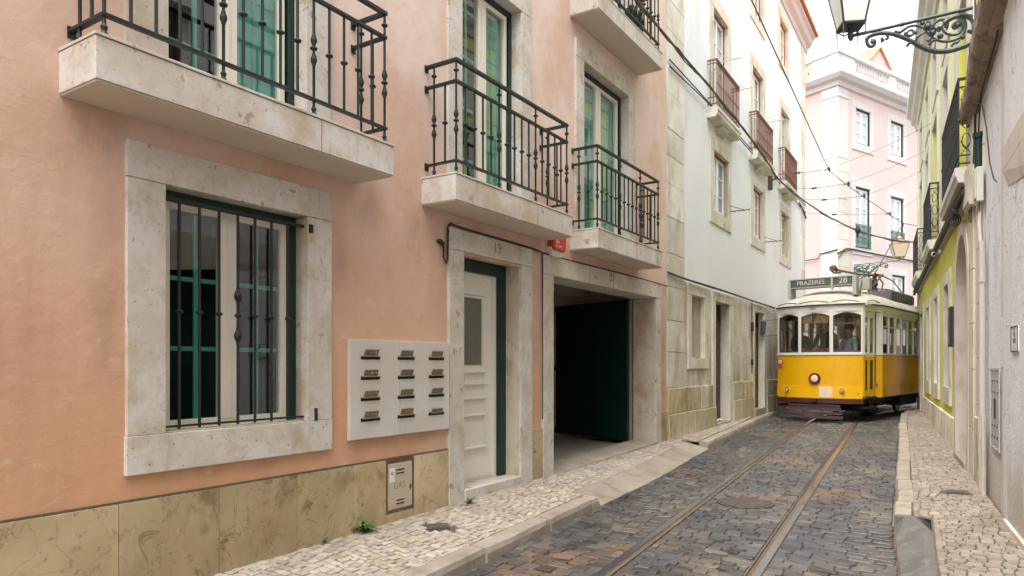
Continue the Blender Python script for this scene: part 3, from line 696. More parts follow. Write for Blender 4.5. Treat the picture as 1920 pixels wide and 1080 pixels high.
# -- balconies of the pink building
def baluster_meshes(zf, kind):
    """zf = balcony floor z. plain: bottom rail to second rail; newel: floor to top rail"""
    r = .0095
    if kind == 'plain':
        z = zf+.45; return [(r, zf+.115), (r, z-.016), (.014, z-.012), (.024, z-.006), (.026, z), (.024, z+.006), (.014, z+.012), (r, z+.016), (r, zf+.775)]
    pr = [(.020, zf+.002), (.022, zf+.012), (.012, zf+.03), (.018, zf+.05), (.011, zf+.062), (r, zf+.07)]
    for z, big in ((zf+.375, 1), (zf+.45, 0), (zf+.505, 1), (zf+.875, 0)):
        if big: pr += [(r, z-.04), (.013, z-.035), (.012, z-.03), (.021, z-.01), (.022, z+.004), (.013, z+.03), (.014, z+.035), (r, z+.04)]
        else: pr += [(r, z-.014), (.022, z-.007), (.025, z), (.022, z+.007), (r, z+.014)]
    return pr+[(r, zf+.965)]
def pink_balcony(s0, s1, zb, label, joint):
    zf = zb+.245
    b = MB()
    b.box(-.01, .37, s0, s1, zb+.012, zf-.018)
    B = b.build('balcony', mStone, pink, bevel=.003); B['label'] = label
    tp = MB(); tp.box(-.01, .376, s0-.004, s1+.004, zf-.0165, zf); tp.build('top_slab', mStone, B, bevel=.003)
    sf = MB(); sf.box(0.001, .362, s0+.008, s1-.008, zb+.003, zb+.0118); sf.build('soffit', mSoffit, B)
    jn = MB(); jn.box(.3695, .3712, joint-.002, joint+.002, zb+.013, zf-.019); jn.box(.0, .3705, s0-.001, s0+.0005, zf-.020, zf-.0175)
    jn.box(.3695, .3712, s0+.001, s1-.001, zf-.021, zf-.0172); jn.box(.3695, .3712, s0+.001, s1-.001, zb+.0125, zb+.015)
    jn.build('joint', mGrout, B)
    t = .33; a, c = s0+.06, s1-.055
    r_ = MB()
    for z, hh, wd in ((zf+.965, .014, .017), (zf+.785, .012, .015), (zf+.112, .009, .017)):
        r_.box(t-wd, t+wd, a-wd, c+wd, z-hh, z+hh)
        r_.box(.0, t-wd-.001, a-wd, a+wd, z-hh, z+hh); r_.box(.0, t-wd-.001, c-wd, c+wd, z-hh, z+hh)
        for e in (a, c): r_.box(0, .012, e-.022, e+.022, z-.04, z+.022)
    r_.build('railing', mIron, B, bevel=.002)
    P = MB(); P.lathe((0, 0, 0), baluster_meshes(zf, 'plain'), 10); p0 = P.build('baluster', mIron, B, smooth=True)
    Nn = MB(); Nn.lathe((0, 0, 0), baluster_meshes(zf, 'newel'), 10); n0 = Nn.build('newel', mIron, B, smooth=True)
    first = {'p': p0, 'n': n0}; used = {'p': False, 'n': False}
    def put(k, x, y):
        if not used[k]: first[k].location = (x, y, 0); used[k] = True
        else: dup(first[k], B, (x, y, 0))
    for i in range(16): put('n' if i % 5 == 0 else 'p', t, a+(c-a)*i/15)
    for e in (a, c): put('n', .09, e); put('p', .21, e)
    return B
pink_balcony(1.775, 3.905, 2.895, 'nearest balcony, above the barred window', 3.21)
pink_balcony(4.66, 6.728, 2.872, 'middle balcony, above door 19', 6.0)
pink_balcony(7.36, 9.40, 2.852, 'far balcony, above the open garage', 8.5)
pink_balcony(7.36, 9.405, 5.63, 'upper balcony near the top of the picture', 8.5)
# green potted plant on the upper balcony
tp = thing('potted_plant', 'dark green potted plant behind the rails of the upper balcony', 'plant', (.2, 8.75, 5.875))
mb = MB(); mb.lathe((0, 0, 0), [(.07, 0), (.10, .16), (.11, .16), (.11, .19), (.09, .19)], 14); mb.build('pot', mGreenPaint, tp, smooth=True)
mb = MB()
for i in range(260):
    a = random.uniform(0, 6.28); e = random.uniform(0, 1.4); rr = random.uniform(.06, .17)
    c = Vector((rr*math.cos(a)*math.cos(e)*.8, rr*math.sin(a)*math.cos(e), .2+rr*math.sin(e)*1.2)); q = Vector([random.uniform(-1, 1) for _ in range(3)]).normalized(); u = q.orthogonal().normalized()*.022; v = q.cross(u)
    mb.add([tuple(c-u-v), tuple(c+u-v), tuple(c+u+v), tuple(c-u+v)], [(0, 1, 2, 3)])
mb.build('leaves', mPlantG, tp)

# -- door 19
D = MB(); D.box(-.26, -.225, 5.19, 6.10, .335, 2.40)
DO = D.build('door', mDoorWhite, pink, bevel=.003); DO['label'] = 'off-white panelled front door'
p = MB()
for (a, b, c, e) in ((5.33, 5.90, 2.20, 2.30), (5.33, 5.90, 1.42, 1.49), (5.33, 5.92, 1.30, 1.345), (5.33, 5.92, 1.155, 1.195), (5.33, 5.92, .985, 1.02), (5.33, 5.92, .655, .69)):
    p.box(-.226, -.206, a, b, c+.012, e-.012); p.box(-.226, -.198, a-.012, b+.012, c, c+.014)
p.box(-.226, -.216, 5.90, 5.93, .66, 2.3); p.box(-.226, -.2185, 5.21, 6.08, .36, .53)
p.build('moulding', mDoorWhite, DO, bevel=.003)
p = MB(); p.box(-.2245, -.219, 5.30, 5.865, 1.50, 2.175); p.build('pane', M('frosted_door_glass', (.13, .14, .12), .25, [((.17, .18, .16), (3, 3, 3), .4, .7, .5)], spec=.6), DO)
p = MB(); p.box(-.2235, -.205, 5.855, 5.88, 1.48, 2.19); p.box(-.2235, -.205, 5.28, 5.855, 2.172, 2.19); p.build('pane_frame', mDoorWhite, DO)
p = MB(); p.box(-.27, -.20, 6.045, 6.10, .335, 2.42); p.box(-.27, -.20, 5.19, 6.045, 2.395, 2.42); p.build('door_frame', mDoorWhite, DO)
p = MB(); p.box(-.28, -.16, 6.10, 6.245, .335, 2.56); p.box(-.28, -.16, 5.19, 6.10, 2.42, 2.56); p.build('green_outer_frame', mGreenPaint, DO, bevel=.003)
st = MB(); st.box(-.3, .03, 5.012, 5.236, -.3, 2.5515); st.box(-.29, .0305, 6.2305, 6.456, -.3, 2.5515); st.box(-.3, .033, 5.012, 6.456, 2.553, 2.748)
st.build('door_surround', mStoneDk if False else mStone, DO, bevel=.004)
st = MB(); st.box(-.285, -.002, 6.2245, 6.2300, .3, 2.5515); st.build('reveal_lining', mStoneDk, DO)
st = MB(); st.box(-.3, .04, 5.24, 6.226, -.2, .333); st.build('door_step', mStone, DO, bevel=.006)
text('house_number', '19', .15, mPaintMark, DO, (.0335, 5.78, 2.655), TX, .0008)
# -- garage opening 21
GA = MB(); GA.box(-.30, .03, 6.694, 6.92, -.3, 2.5085); GA.box(-.34, .03, 10.05, 10.26, -.3, 2.5085); GA.box(-.36, .033, 6.694, 10.26, 2.51, 2.72)
GO = GA.build('garage_opening', mStone, pink, bevel=.004); GO['label'] = 'stone framed garage entrance numbered 21'
text('house_number', '21', .15, mPaintMark, GO, (.0335, 8.48, 2.645), TX, .0008)
st = MB(); st.box(-.34, -.002, 10.044, 10.0495, .2, 2.5085); st.build('reveal_lining', mStoneDk, GO)
th = MB(); th.hexa([(-.36, 6.925, -.2), (.05, 6.925, -.2), (.05, 10.043, -.2), (-.36, 10.043, -.2), (-.36, 6.925, .285), (.05, 6.925, .26), (.05, 10.043, .335), (-.36, 10.043, .35)]); th.build('threshold', mKerb, GO)
gi = MB(); X0, X1 = -.361, -6.5; a, b, c, e = 6.2, 11.6, .27, 2.95
gi.add([(X0, a, c), (X0, b, c), (X0, b, e), (X0, a, e), (X1, a, c), (X1, b, c), (X1, b, e), (X1, a, e)], [(4, 5, 6, 7), (0, 1, 5, 4), (1, 2, 6, 5), (2, 3, 7, 6), (3, 0, 4, 7)])
gi.build('garage_interior', mGarage, GO)
gb = MB(); gb.box(-.42, -.362, 6.2, 6.92, .2, 2.95); gb.box(-.42, -.362, 10.051, 11.6, .2, 2.95); gb.box(-.42, -.362, 6.2, 11.6, 2.56, 2.95); gb.build('inner_wall', mGarage, GO)
gb = MB(); gb.box(-1.5, -1.3, 6.2, 10.5, 2.62, 2.95); gb.build('ceiling_beam', mGarage, GO)
lf = MB()
dv = Vector((-1.78, .633)).normalized(); nv = Vector((dv.y, -dv.x)); p0 = Vector((-.40, 10.03))
def leafbox(mb, l0, l1, n0, n1, z0, z1):
    P = [p0+dv*l0+nv*n0, p0+dv*l1+nv*n0, p0+dv*l1+nv*n1, p0+dv*l0+nv*n1]
    mb.hexa([(q.x, q.y, z0) for q in P]+[(q.x, q.y, z1) for q in P])
leafbox(lf, 0, 1.95, -.045, .0, .33, 2.50)
LF = lf.build('garage_door_leaf', mGreenPaint, GO); lf = MB()
for l in (.0, .62, 1.27, 1.87): leafbox(lf, l, l+.07, -.055, -.044, .34, 2.49)
for z in (.34, 1.4, 2.40): leafbox(lf, .07, 1.87, -.054, -.0445, z, z+.09)
lf.build('door_rail', mGreenPaint, LF)
lf = MB(); leafbox(lf, -.01, .02, -.07, -.04, .5, .62); leafbox(lf, -.01, .02, -.07, -.04, 1.5, 1.62); leafbox(lf, -.01, .02, -.07, -.04, 2.2, 2.3); lf.build('hinge', mIronBlk, LF)
lf = MB(); leafbox(lf, 1.70, 1.78, -.075, -.056, 1.28, 1.50); lf.build('lock', mChrome, LF)

# -- things fixed on the pink building
mp = thing('mailbox_panel', 'pale marble panel with twelve letter slots, on the pink wall beside door 19', 'mailboxes', (0, 3.79, .925))
b = MB(); b.box(0, .035, 0, .555, 0, .772); b.box(0, .035, .558, 1.212, 0, .772); b.build('panel', mMailStone, mp, bevel=.003)
sx = [.21, .60, .955]  # slot centres
def LMz(v, u=700): return None
for ci, s in enumerate((.215, .632, 1.028)):
    for ri, z in enumerate((.632, .474, .310, .150)):
        k = MB(); k.box(.0352, .0372, s-.105, s+.105, z-.004-.012, z+.010); S = k.build('letter_slot', mBlack, mp)
        f = MB(); f.hexa([(.036, s-.10, z+.010), (.050, s-.10, z+.004), (.050, s+.10, z+.004), (.036, s+.10, z+.010), (.036, s-.10, z+.014), (.052, s-.10, z+.008), (.052, s+.10, z+.008), (.036, s+.10, z+.014)])
        dz = -.02 if (ci == 2 and ri == 3) else 0
        tl = random.uniform(.010, .02)
        f.hexa([(.038, s-.075, z+.016+dz), (.041, s-.075, z+.016+dz), (.041, s+.075, z+.016+dz), (.038, s+.075, z+.016+dz),
                (.040+tl, s-.075, z+.062+dz), (.043+tl, s-.075, z+.062+dz), (.043+tl, s+.075, z+.062+dz), (.040+tl, s+.075, z+.062+dz)])
        nmp = f.build('name_plate', mBrass, S)
for z in (.632, .474, .310, .150):
    for s in (.215,):
        b = MB()
        b.lathe((.058, s-.012, z+.04), [(.006, -.0), (.006, .004)], 8, 'x'); b.build('rivet', mChrome, mp)
        b = MB(); b.lathe((.058, s+.035, z+.04), [(.006, 0), (.006, .004)], 8, 'x'); b.build('rivet', mChrome, mp)
gb = thing('gas_meter_hatch', 'small grey metal hatch lettered GAS, set in the yellow marble plinth', 'hatch', (0, 4.195, .288))
b = MB(); frame(b, -.02, .020, .003, .343, 0, .428, .014); b.build('hatch_frame', mRust, gb)
b = MB(); b.box(-.01, .018, .030, .322, .030, .405); Dg = b.build('hatch_door', mGasBox, gb, bevel=.003)
for zc in (.085, .335):
    b = MB(); b.box(.018, .0205, .125, .22, zc-.020, zc-.010); b.box(.018, .0205, .125, .22, zc+.008, zc+.018); b.build('vent_slot', mBlack, Dg)
    b = MB(); b.box(.018, .026, .12, .225, zc-.009, zc-.003); b.box(.018, .026, .12, .225, zc+.019, zc+.024); b.build('vent_hood', mGasBox, Dg)
b = MB(); b.prism([(.285, .19), (.298, .22), (.311, .19+.0), (.298, .16)], 'x', .018, .0215); b.build('lock', mRust, Dg)
b = MB(); b.box(.0182, .0192, .045, .105, .255, .37); b.build('sticker', mPaper, Dg)
b = MB(); b.lathe((.0193, .075, .325), [(.018, 0), (.018, .0006)], 12, 'x'); b.build('sticker_emblem', mSignBox, Dg)
text('gas_lettering', 'GAS', .075, M('worn_letter_paint', (.30, .26, .19), .8), Dg, (.0188, .165, .215), (R(90), R(0), R(90)), .0005)
al = thing('alarm_box', 'red and white alarm siren box under the middle balcony, by the garage lintel', 'alarm', (0, 6.775, 2.715))
def rr(w0, w1, z0, z1, r): 
    P = []
    for cx, cz, a0 in ((w1-r, z1-r, 0), (w0+r, z1-r, 90), (w0+r, z0+r, 180), (w1-r, z0+r, 270)):
        for k in range(5): a = R(a0+k*22.5); P.append((cx+r*math.cos(a), cz+r*math.sin(a)))
    return P
b = MB(); b.prism(rr(0, .29, 0, .25, .07), 'x', 0, .085); b.build('back_case', mPlasWhite, al, bevel=.004)
b = MB(); b.prism(rr(-.003, .293, .065, .253, .05), 'x', .02, .112); b.build('red_cover', mAlarmRed, al, bevel=.012)
b = MB()
b.tube([(.1135, .06, .15), (.1135, .075, .185), (.1135, .085, .15)], .004, 5); b.tube([(.1135, .10, .15), (.1135, .12, .165), (.1135, .125, .15)], .004, 5); b.box(.112, .1128, .05, .19, .118, .123); b.box(.112, .1128, .05, .19, .105, .108)
b.build('printed_mark', mPaper, al)
# cable along the lintels of the pink building
b = MB()
b.tube([(.02, 4.90, 2.60), (.035, 4.915, 2.54), (.03, 4.93, 2.45), (.03, 4.965, 2.41), (.02, 4.995, 2.46), (.02, 4.998, 2.60), (.02, 4.998, 2.74), (.025, 5.02, 2.775), (.03, 5.3, 2.768), (.03, 5.9, 2.763), (.03, 6.46, 2.757), (.03, 6.69, 2.735), (.035, 7.3, 2.73), (.035, 8.2, 2.735), (.035, 9.2, 2.738), (.035, 10.26, 2.73), (.02, 10.55, 2.725)], .008, 6)
b.tube([(.02, 5.0, 2.50), (.022, 5.002, 2.68), (.022, 5.04, 2.79), (.028, 5.16, 2.765), (.034, 5.6, 2.752), (.034, 6.3, 2.745), (.034, 6.68, 2.735)], .006, 6)
b.tube([(.02, 6.68, 2.735), (.02, 6.685, 2.4), (.02, 6.685, 1.6), (.02, 6.685, .9)], .006, 6)
b.lathe((.0, 4.885, 2.60), [(.022, 0), (.022, .03), (.012, .045)], 10, 'x'); b.lathe((.0, 4.93, 2.585), [(.018, 0), (.018, .03)], 10, 'x')
b.tube([(.03, 4.93, 2.585), (.03, 4.935, 2.52), (.02, 4.925, 2.46)], .005, 6)
tag(b.build('power_cable', mCable), 'black cable clipped above the lintels of doors 19 and 21', 'cable')

# ------------------------------------------------------------------ WHITE BUILDING (left, beyond the pink one)
white_b = thing('white_building', 'tall white limewashed building with stained stone base and rust red iron balconies', 'building', (-.02, 10.563, 0), R(.7))
WH = [(1.244, 2.03, 1.60, 2.725, .15), (2.643, 3.68, -.3, 2.725, .22), (5.734, 6.68, -.3, 2.725, .17),
      (2.553, 3.638, 4.39, 5.58), (5.634, 6.604, 4.39, 5.58), (8.63, 9.70, 4.36, 5.56),
      (2.553, 3.57, 6.24, 8.26), (5.58, 6.604, 6.24, 8.26), (8.63, 9.70, 6.24, 8.25),
      (2.553, 3.57, 9.42, 10.6), (5.58, 6.604, 9.42, 10.6), (8.50, 9.50, 9.42, 10.6)]
mb = MB(); wallmesh(mb, 0, .13, .02, 12.15, -.4, 2.9, WH); mb.build('ground_floor_wall', mCreamStain, white_b)
mb = MB(); wallmesh(mb, 0, .13, .02, 12.15, 2.9, 11.35, WH)
mb.add([(0, 12.15, -.4), (0, 12.15, 11.35), (-9, 12.15, 11.35), (-9, 12.15, -.4)], [(0, 1, 2, 3)])
mb.add([(0, .02, -.4), (0, .02, 11.35), (-9, .02, 11.35), (-9, .02, -.4)], [(0, 1, 2, 3)])
mb.add([(-9, .02, -.4), (-9, 12.15, -.4), (-9, 12.15, 11.35), (-9, .02, 11.35)], [(0, 1, 2, 3)])
mb.build('wall', mWhite, white_b)
# corner pilasters of blocks
for (a, b, ztop) in ((.03, .864, 11.3), (11.55, 12.165, 11.3)):
    mb = MB(); z = 1.13
    while z < ztop:
        h = random.uniform(.42, .62); z2 = min(z+h, ztop); t = random.uniform(.86, 1.08); mb.col = (t, t, t*.98)
        if z > 3.6: mb.col = (t*1.12, t*1.14, t*1.18)
        mb.box(-.02, .018+random.uniform(-.003, .003), a, b, z+.004, z2-.004); z = z2
    mb.build('corner_pilaster', mWhiteStone, white_b, bevel=.006)
# stained base blocks
mb = MB()
for (z0, z1, cuts) in ((-.3, .715, [.03, .80, 1.32, 1.9, 2.655]), (.715, 1.13, [.03, .88, 1.75, 2.20, 2.62]),
                       (-.3, .78, [3.90, 4.62, 5.55]), (.78, 1.15, [3.9, 4.8, 5.2, 5.55]), (-.3, .76, [6.93, 7.9, 8.8, 9.7, 10.6, 11.5, 12.16]), (.76, 1.14, [6.93, 7.5, 8.4, 9.4, 10.3, 11.2, 12.16])):
    mb = MB()
    for a, b in zip(cuts, cuts[1:]):
        t = random.uniform(.82, 1.15); mb.col = (t, t*random.uniform(.95, 1.02), t*random.uniform(.85, 1.02)); pr = .03+random.uniform(-.006, .01)+(.02 if z0 < 0 else 0)
        mb.box(-.02, pr, a+.005, b-.005, z0, z1-.005)
    mb.build('plinth_course', mBlock, white_b, bevel=.012)
# cream stained panel between openings
def wsur(o, i, m=mWhiteStone, sill=True, proud=.02, d=.13, name='stone_surround', par=white_b):
    return surround(par, 1, m, o, i, proud=proud, depth=d, sill=sill, name=name, bevel=.006)
def white_window(s0, s1, z0, z1, o, sill, rows, color=mRed, label=None, cur=True):
    m = (s0+s1)/2
    w_ = MB(); frame(w_, -.13, -.06, s0-.004, s1+.004, z0-.004, z1+.004, .05); W = w_.build('window', color, white_b, bevel=.003)
    if label: W['label'] = label
    wsur(o, (s0, s1, z0, z1), sill=sill, par=W)
    l = MB()
    for a, b in ((s0+.048, m-.003), (m+.003, s1-.048)):
        frame(l, -.11, -.075, a, b, z0+.048, z1-.048, .042, .05)
        for k in range(1, rows): z = z0+.05+(z1-z0-.1)*k/rows; l.box(-.105, -.08, a+.04, b-.04, z-.012, z+.012)
    l.build('casement', mWinWhite, W, bevel=.002)
    for a, b in ((s0+.085, m-.04), (m+.04, s1-.085)):
        p = MB(); p.box(-.096, -.091, a, b, z0+.09, z1-.09); p.build('pane', gWinW, W)
    if cur:
        c = MB(); n = 26
        for a, b in ((s0+.06, m), (m, s1-.06)):
            V = []
            for k in range(n+1):
                y = a+(b-a)*k/n; x = -.128+.012*math.sin(k*1.5)
                V += [(x, y, z0), (x, y, z1)]
            c.add(V, [(2*k, 2*k+2, 2*k+3, 2*k+1) for k in range(n)])
        c.build('curtain', mCurtain, W)
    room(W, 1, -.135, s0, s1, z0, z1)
    return W
for (s0, s1, z0, z1, o, sill) in ((2.573, 3.618, 4.41, 5.56, (2.358, 3.80, 4.163, 5.77), True), (5.654, 6.584, 4.41, 5.56, (5.42, 6.81, 4.18, 5.67), True), (8.65, 9.68, 4.38, 5.54, (8.387, 9.964, 4.15, 5.74), True),
        (2.573, 3.55, 9.44, 10.58, (2.34, 3.8, 9.25, 10.8), True), (5.60, 6.584, 9.44, 10.58, (5.35, 6.80, 9.25, 10.8), True), (8.52, 9.48, 9.44, 10.58, (8.3, 9.7, 9.25, 10.8), True)):
    white_window(s0, s1, z0, z1, o, sill, 3)
for (s0, s1) in ((2.573, 3.55), (5.60, 6.584), (8.65, 9.68)):
    white_window(s0, s1, 6.25, 8.24, (s0-.235, s1+.235, 6.2, 8.46), False, 4, label='balcony door with red outer frame')
# ground floor openings
gw = MB(); gw.box(-.15, -.085, 1.26, 2.02, 1.59, 2.73); g0 = gw.build('window_shutter', M('pale_board', (.46, .42, .30), .8, [((.34, .30, .2), (8, 8, 1), .45, .65, .7)]), white_b)
g1 = MB(); frame(g1, -.085, -.070, 1.262, 2.018, 1.60, 2.72, .05); g1.box(-.085, -.073, 1.62, 1.65, 1.65, 2.67); g1.build('shutter_frame', M('shutter_edge', (.36, .32, .23), .8), g0)
wsur((1.064, 2.22, 1.43, 2.905), (1.264, 2.01, 1.62, 2.705), m=mWhiteStone, d=.084, par=g0)
for (a, b, o0, o1, lab, dx) in ((2.663, 3.66, 2.47, 3.885, 'brown door with a transom light', .235), (5.754, 6.66, 5.551, 6.922, 'narrow dark brown door', .29)):
    d = MB(); d.box(-.46, -.415, a-.02, b+.02, .3, 2.30); d.box(-.46, -.40, a-.02, b+.02, 2.30, 2.37)
    for k in range(6): d.box(-.414, -.405, a+.05+k*.15, a+.16+k*.15, .45, 2.2)
    Dd = d.build('door', mBrownDoor, white_b, bevel=.004); Dd['label'] = lab; Dd.location = (dx, 0, 0)
    p = MB(); p.box(-.44, -.435, a, b, 2.37, 2.71); p.build('transom_pane', gWin, Dd)
    fr_ = MB(); frame(fr_, -.45, -.40, a-.02, b+.02, 2.345, 2.72, .04); fr_.build('transom_frame', mBrownDoor, Dd)
    wsur((o0, o1, 0, 2.88), (a, b, 0, 2.705), m=mWhiteStone, sill=False, d=.40-dx, par=Dd, proud=.03).location = (-dx, 0, 0)
    s_ = MB(); s_.box(-.5, .045-dx, a+.004, b-.004, -.2, .40+(.09 if a > 5 else -.02)); s_.build('door_step', mKerb, Dd, bevel=.01)
text('house_number', 'L', .13, mPaintMark, white_b, (.0335, 3.18, 2.80), TX, .0008)
text('house_number', 'B', .13, mPaintMark, white_b, (.0335, 6.22, 2.80), TX, .0008)
# small steel plates and seams on the wall between the doors
mb = MB(); frame(mb, .0, .006, 4.95, 5.45, 1.16, 1.55, .012); mb.build('service_hatch_frame', mWhiteStone, white_b)
mb = MB(); mb.tube([(.02, 5.50, 2.9), (.02, 5.50, 2.35), (.02, 5.50, 1.3)], .009, 6); mb.box(0, .05, 5.46, 5.53, 2.25, 2.45); mb.box(0, .04, 5.47, 5.54, 1.50, 1.62); mb.build('wall_conduit', mCable, white_b)
# rust red balconies of the white building
def white_balcony(c, label):
    s0, s1, zb = c-.86, c+.80, 6.03
    b = MB(); b.prism([(-.01, zb+.19), (.21, zb+.19), (.21, zb+.12), (.195, zb+.10), (.195, zb+.05), (.16, zb), (-.01, zb)], 'y', s0, s1)
    B = b.build('balcony', mWhiteStone, white_b, bevel=.006); B['label'] = label
    for q in (c-.18,):
        k = MB(); k.prism([(0, zb-.005), (.15, zb-.005), (.13, zb-.06), (.05, zb-.13), (0, zb-.14)], 'y', q-.12, q+.30); k.build('corbel', mBgStone, B, bevel=.008)
    r_ = MB(); t = .17; a, d = s0+.04, s1-.04; zf = zb+.19
    for z, h in ((zf+.86, .014), (zf+.80, .006), (zf+.06, .008), (zf+.18, .006)):
        r_.box(t-.014, t+.014, a-.014, d+.014, z-h, z+h); r_.box(0, t-.015, a-.014, a+.014, z-h, z+h); r_.box(0, t-.015, d-.014, d+.014, z-h, z+h)
    for i in range(24):
        y = a+(d-a)*(i+.5)/24
        r_.tube([(t, y-.03, zf+.182), (t, y, zf+.14), (t, y+.03, zf+.182)], .004, 4)
    r_.build('railing', mRustIron, B)
    q = MB(); q.lathe((0, 0, 0), [(.012, zf+.05), (.008, zf+.07), (.008, zf+.42), (.015, zf+.44), (.008, zf+.46), (.008, zf+.86)], 6); q0 = q.build('baluster', mRustIron, B)
    n = 19
    for i in range(n+1):
        y = a+(d-a)*i/n
        if i == 0: q0.location = (t, y, 0)
        else: dup(q0, B, (t, y, 0))
    for e in (a, d): dup(q0, B, (.05, e, 0)); dup(q0, B, (.11, e, 0))
    return B
white_balcony(3.03, 'nearest rust red iron balcony'); white_balcony(6.12, 'middle rust red iron balcony'); white_balcony(9.16, 'far rust red iron balcony')
mb = MB(); prof = [(0, 11.0), (.04, 11.0), (.06, 11.12), (.16, 11.22), (.20, 11.35), (.26, 11.40), (.26, 11.5), (-.1, 11.5)]
mb.prism(prof, 'y', -.02, 12.35); mb.build('cornice', mBgWhite, white_b)
mb = MB()
for i in range(64):
    y = .05+i*.195
    mb.prism([(y+.09+.085*math.cos(R(a_)), .085*math.sin(R(a_))) for a_ in range(0, 181, 30)], 'x', -4.5, .34)
V = mb.v; mb.v = [(x, y, z+11.51+(.34-x)*.36) for x, y, z in V]
mb.add([(.33, 0, 11.505), (.33, 12.5, 11.505), (-4.5, 12.5, 13.24), (-4.5, 0, 13.24), (-9, 0, 11.4), (-9, 12.5, 11.4)], [(0, 1, 2, 3), (3, 2, 5, 4), (1, 2, 5), (0, 3, 4)])
mb.build('roof', mTile, white_b)
# laundry brackets on the white building
def bracket(label, s, z, c):
    t = thing('laundry_bracket', label, 'bracket', (-.02+math.sin(R(-.7))*s, 10.563+s, z), R(.7), 'iron clothes line brackets on the white building')
    b = MB(); b.box(0, .015, -.02, .02, -.12, .14); b.build('wall_plate', c, t)
    b = MB(); b.tube([(0, 0, 0), (.42, 0, .0)], .010, 6); b.tube([(0, 0, .13), (.30, 0, .005)], .007, 6)
    for k in range(4): b.tube([(.12+k*.09, -.0, .0), (.12+k*.09, 0, -.03)], .006, 5)
    b.build('arm', c, t)
bracket('dark iron laundry bracket at the sill of the nearest first floor window', 3.66, 4.58, mIronBlk)
bracket('dark iron laundry bracket between the middle and far first floor windows', 6.72, 4.42, mIronBlk)
bracket('pale laundry bracket sticking out above the nearest rust red balcony', 3.0, 7.35, mBgStone)
bracket('pale laundry bracket at the far end of the nearest rust red balcony', 3.95, 7.1, mBgStone)
bracket('pale laundry bracket beyond the middle balcony door', 7.0, 7.35, mBgStone)
# rubbish in the doorway
t = thing('litter_pile', 'crumpled white paper and plastic litter on the doorstep of the white building', 'litter', (-.10, 13.72, .375))
mb = MB()
for i in range(14):
    c = Vector((random.uniform(-.12, .03), random.uniform(-.14, .12), random.uniform(.01, .06))); q = []
    for k in range(5): a = k*1.256+random.uniform(-.4, .4); rr_ = random.uniform(.02, .045); q.append(tuple(c+Vector((rr_*math.cos(a), rr_*math.sin(a), random.uniform(-.015, .03)))))
    q.append(tuple(c+Vector((0, 0, .03)))); mb.add(q, [(0, 1, 5), (1, 2, 5), (2, 3, 5), (3, 4, 5), (4, 0, 5)])
mb.build('crumpled_paper', mPaper, t)

# ------------------------------------------------------------------ RIGHT SIDE (local y = -s)
YEL_LOC = (RO[0], RO[1], 0); RROT = math.pi-RA_
yel = thing('yellow_building', 'lime yellow house with white stone trim and ornate black balconies on the right', 'building', YEL_LOC, RROT)
SG = -1
YH = [(9.59, 11.09, -.3, 3.12, .35), (12.213, 13.065, 1.15, 2.73, .25), (14.5, 15.35, 1.15, 2.73, .25), (16.9, 17.75, 1.15, 2.73, .25), (19.3, 20.4, -.3, 2.75, .3),
      (9.75, 11.0, 3.68, 6.0, .22), (14.6, 15.8, 3.68, 6.0, .22), (19.5, 20.6, 3.68, 6.0, .22), (12.3, 13.3, 4.2, 6.0, .22), (17.1, 18.1, 4.2, 6.0, .22),
      (9.85, 10.9, 6.5, 7.4, .22), (12.3, 13.3, 6.5, 7.4, .22), (14.7, 15.7, 6.5, 7.4, .22), (17.1, 18.1, 6.5, 7.4, .22), (19.5, 20.5, 6.5, 7.4, .22)]
mb = MB(SG); wallmesh(mb, 0, .22, 9.05, 21.95, -.4, 3.50, YH)
wl = mb.build('ground_floor_wall', mYellow, yel)
mb = MB(SG); wallmesh(mb, 0, .22, 9.05, 21.95, 3.50, 8.4, YH); mb.build('upper_wall', mPaleYel, yel)
mb = MB(SG); mb.add([(0, 21.95, -.4), (0, 21.95, 8.4), (-9, 21.95, 8.4), (-9, 21.95, -.4)], [(0, 1, 2, 3)]); mb.add([(0, 9.05, -.4), (0, 9.05, 8.4), (-9, 9.05, 8.4), (-9, 9.05, -.4)], [(0, 1, 2, 3)])
mb.add([(-9, 9.05, -.4), (-9, 21.95, -.4), (-9, 21.95, 8.4), (-9, 9.05, 8.4)], [(0, 1, 2, 3)]); mb.build('side_wall', mPaleYel, yel)
mb = MB(SG); mb.prism([(0, 7.86), (.05, 7.86), (.07, 8.0), (.15, 8.06), (.18, 8.2), (.27, 8.26), (.27, 8.42), (-.2, 8.42)], 'y', 8.9, 22.2); mb.build('cornice', mBgStone, yel)
mb = MB(SG); mb.add([(.22, 8.95, 8.43), (.22, 22.15, 8.43), (-4.5, 22.3, 10), (-4.5, 8.8, 10), (-9, 8.8, 8.43), (-9, 22.3, 8.43)], [(0, 1, 2, 3), (3, 2, 5, 4), (1, 2, 5), (0, 3, 4)]); mb.build('roof', mTile, yel)
mb = MB(SG); mb.prism([(0, 3.43), (.035, 3.43), (.06, 3.50), (.085, 3.53), (.085, 3.60), (0, 3.60)], 'y', 9.05, 21.98); mb.build('string_course', mBgStone, yel)
for a, b in ((21.2, 22.0), (9.08, 9.5)):
    mb = MB(SG); z = -.3
    while z < 7.8:
        h = random.uniform(.5, .65); t_ = random.uniform(.85, 1.05); mb.col = (t_, t_*.97, t_*.88) if z < 3.4 else (1.15, 1.15, 1.1); mb.box(-.3 if a < 20 else -.25, .03, a, b+.006, z+.003, z+h-.003); z += h
    mb.build('corner_pilaster', mWhiteStone, yel, bevel=.005)
mb = MB(SG)
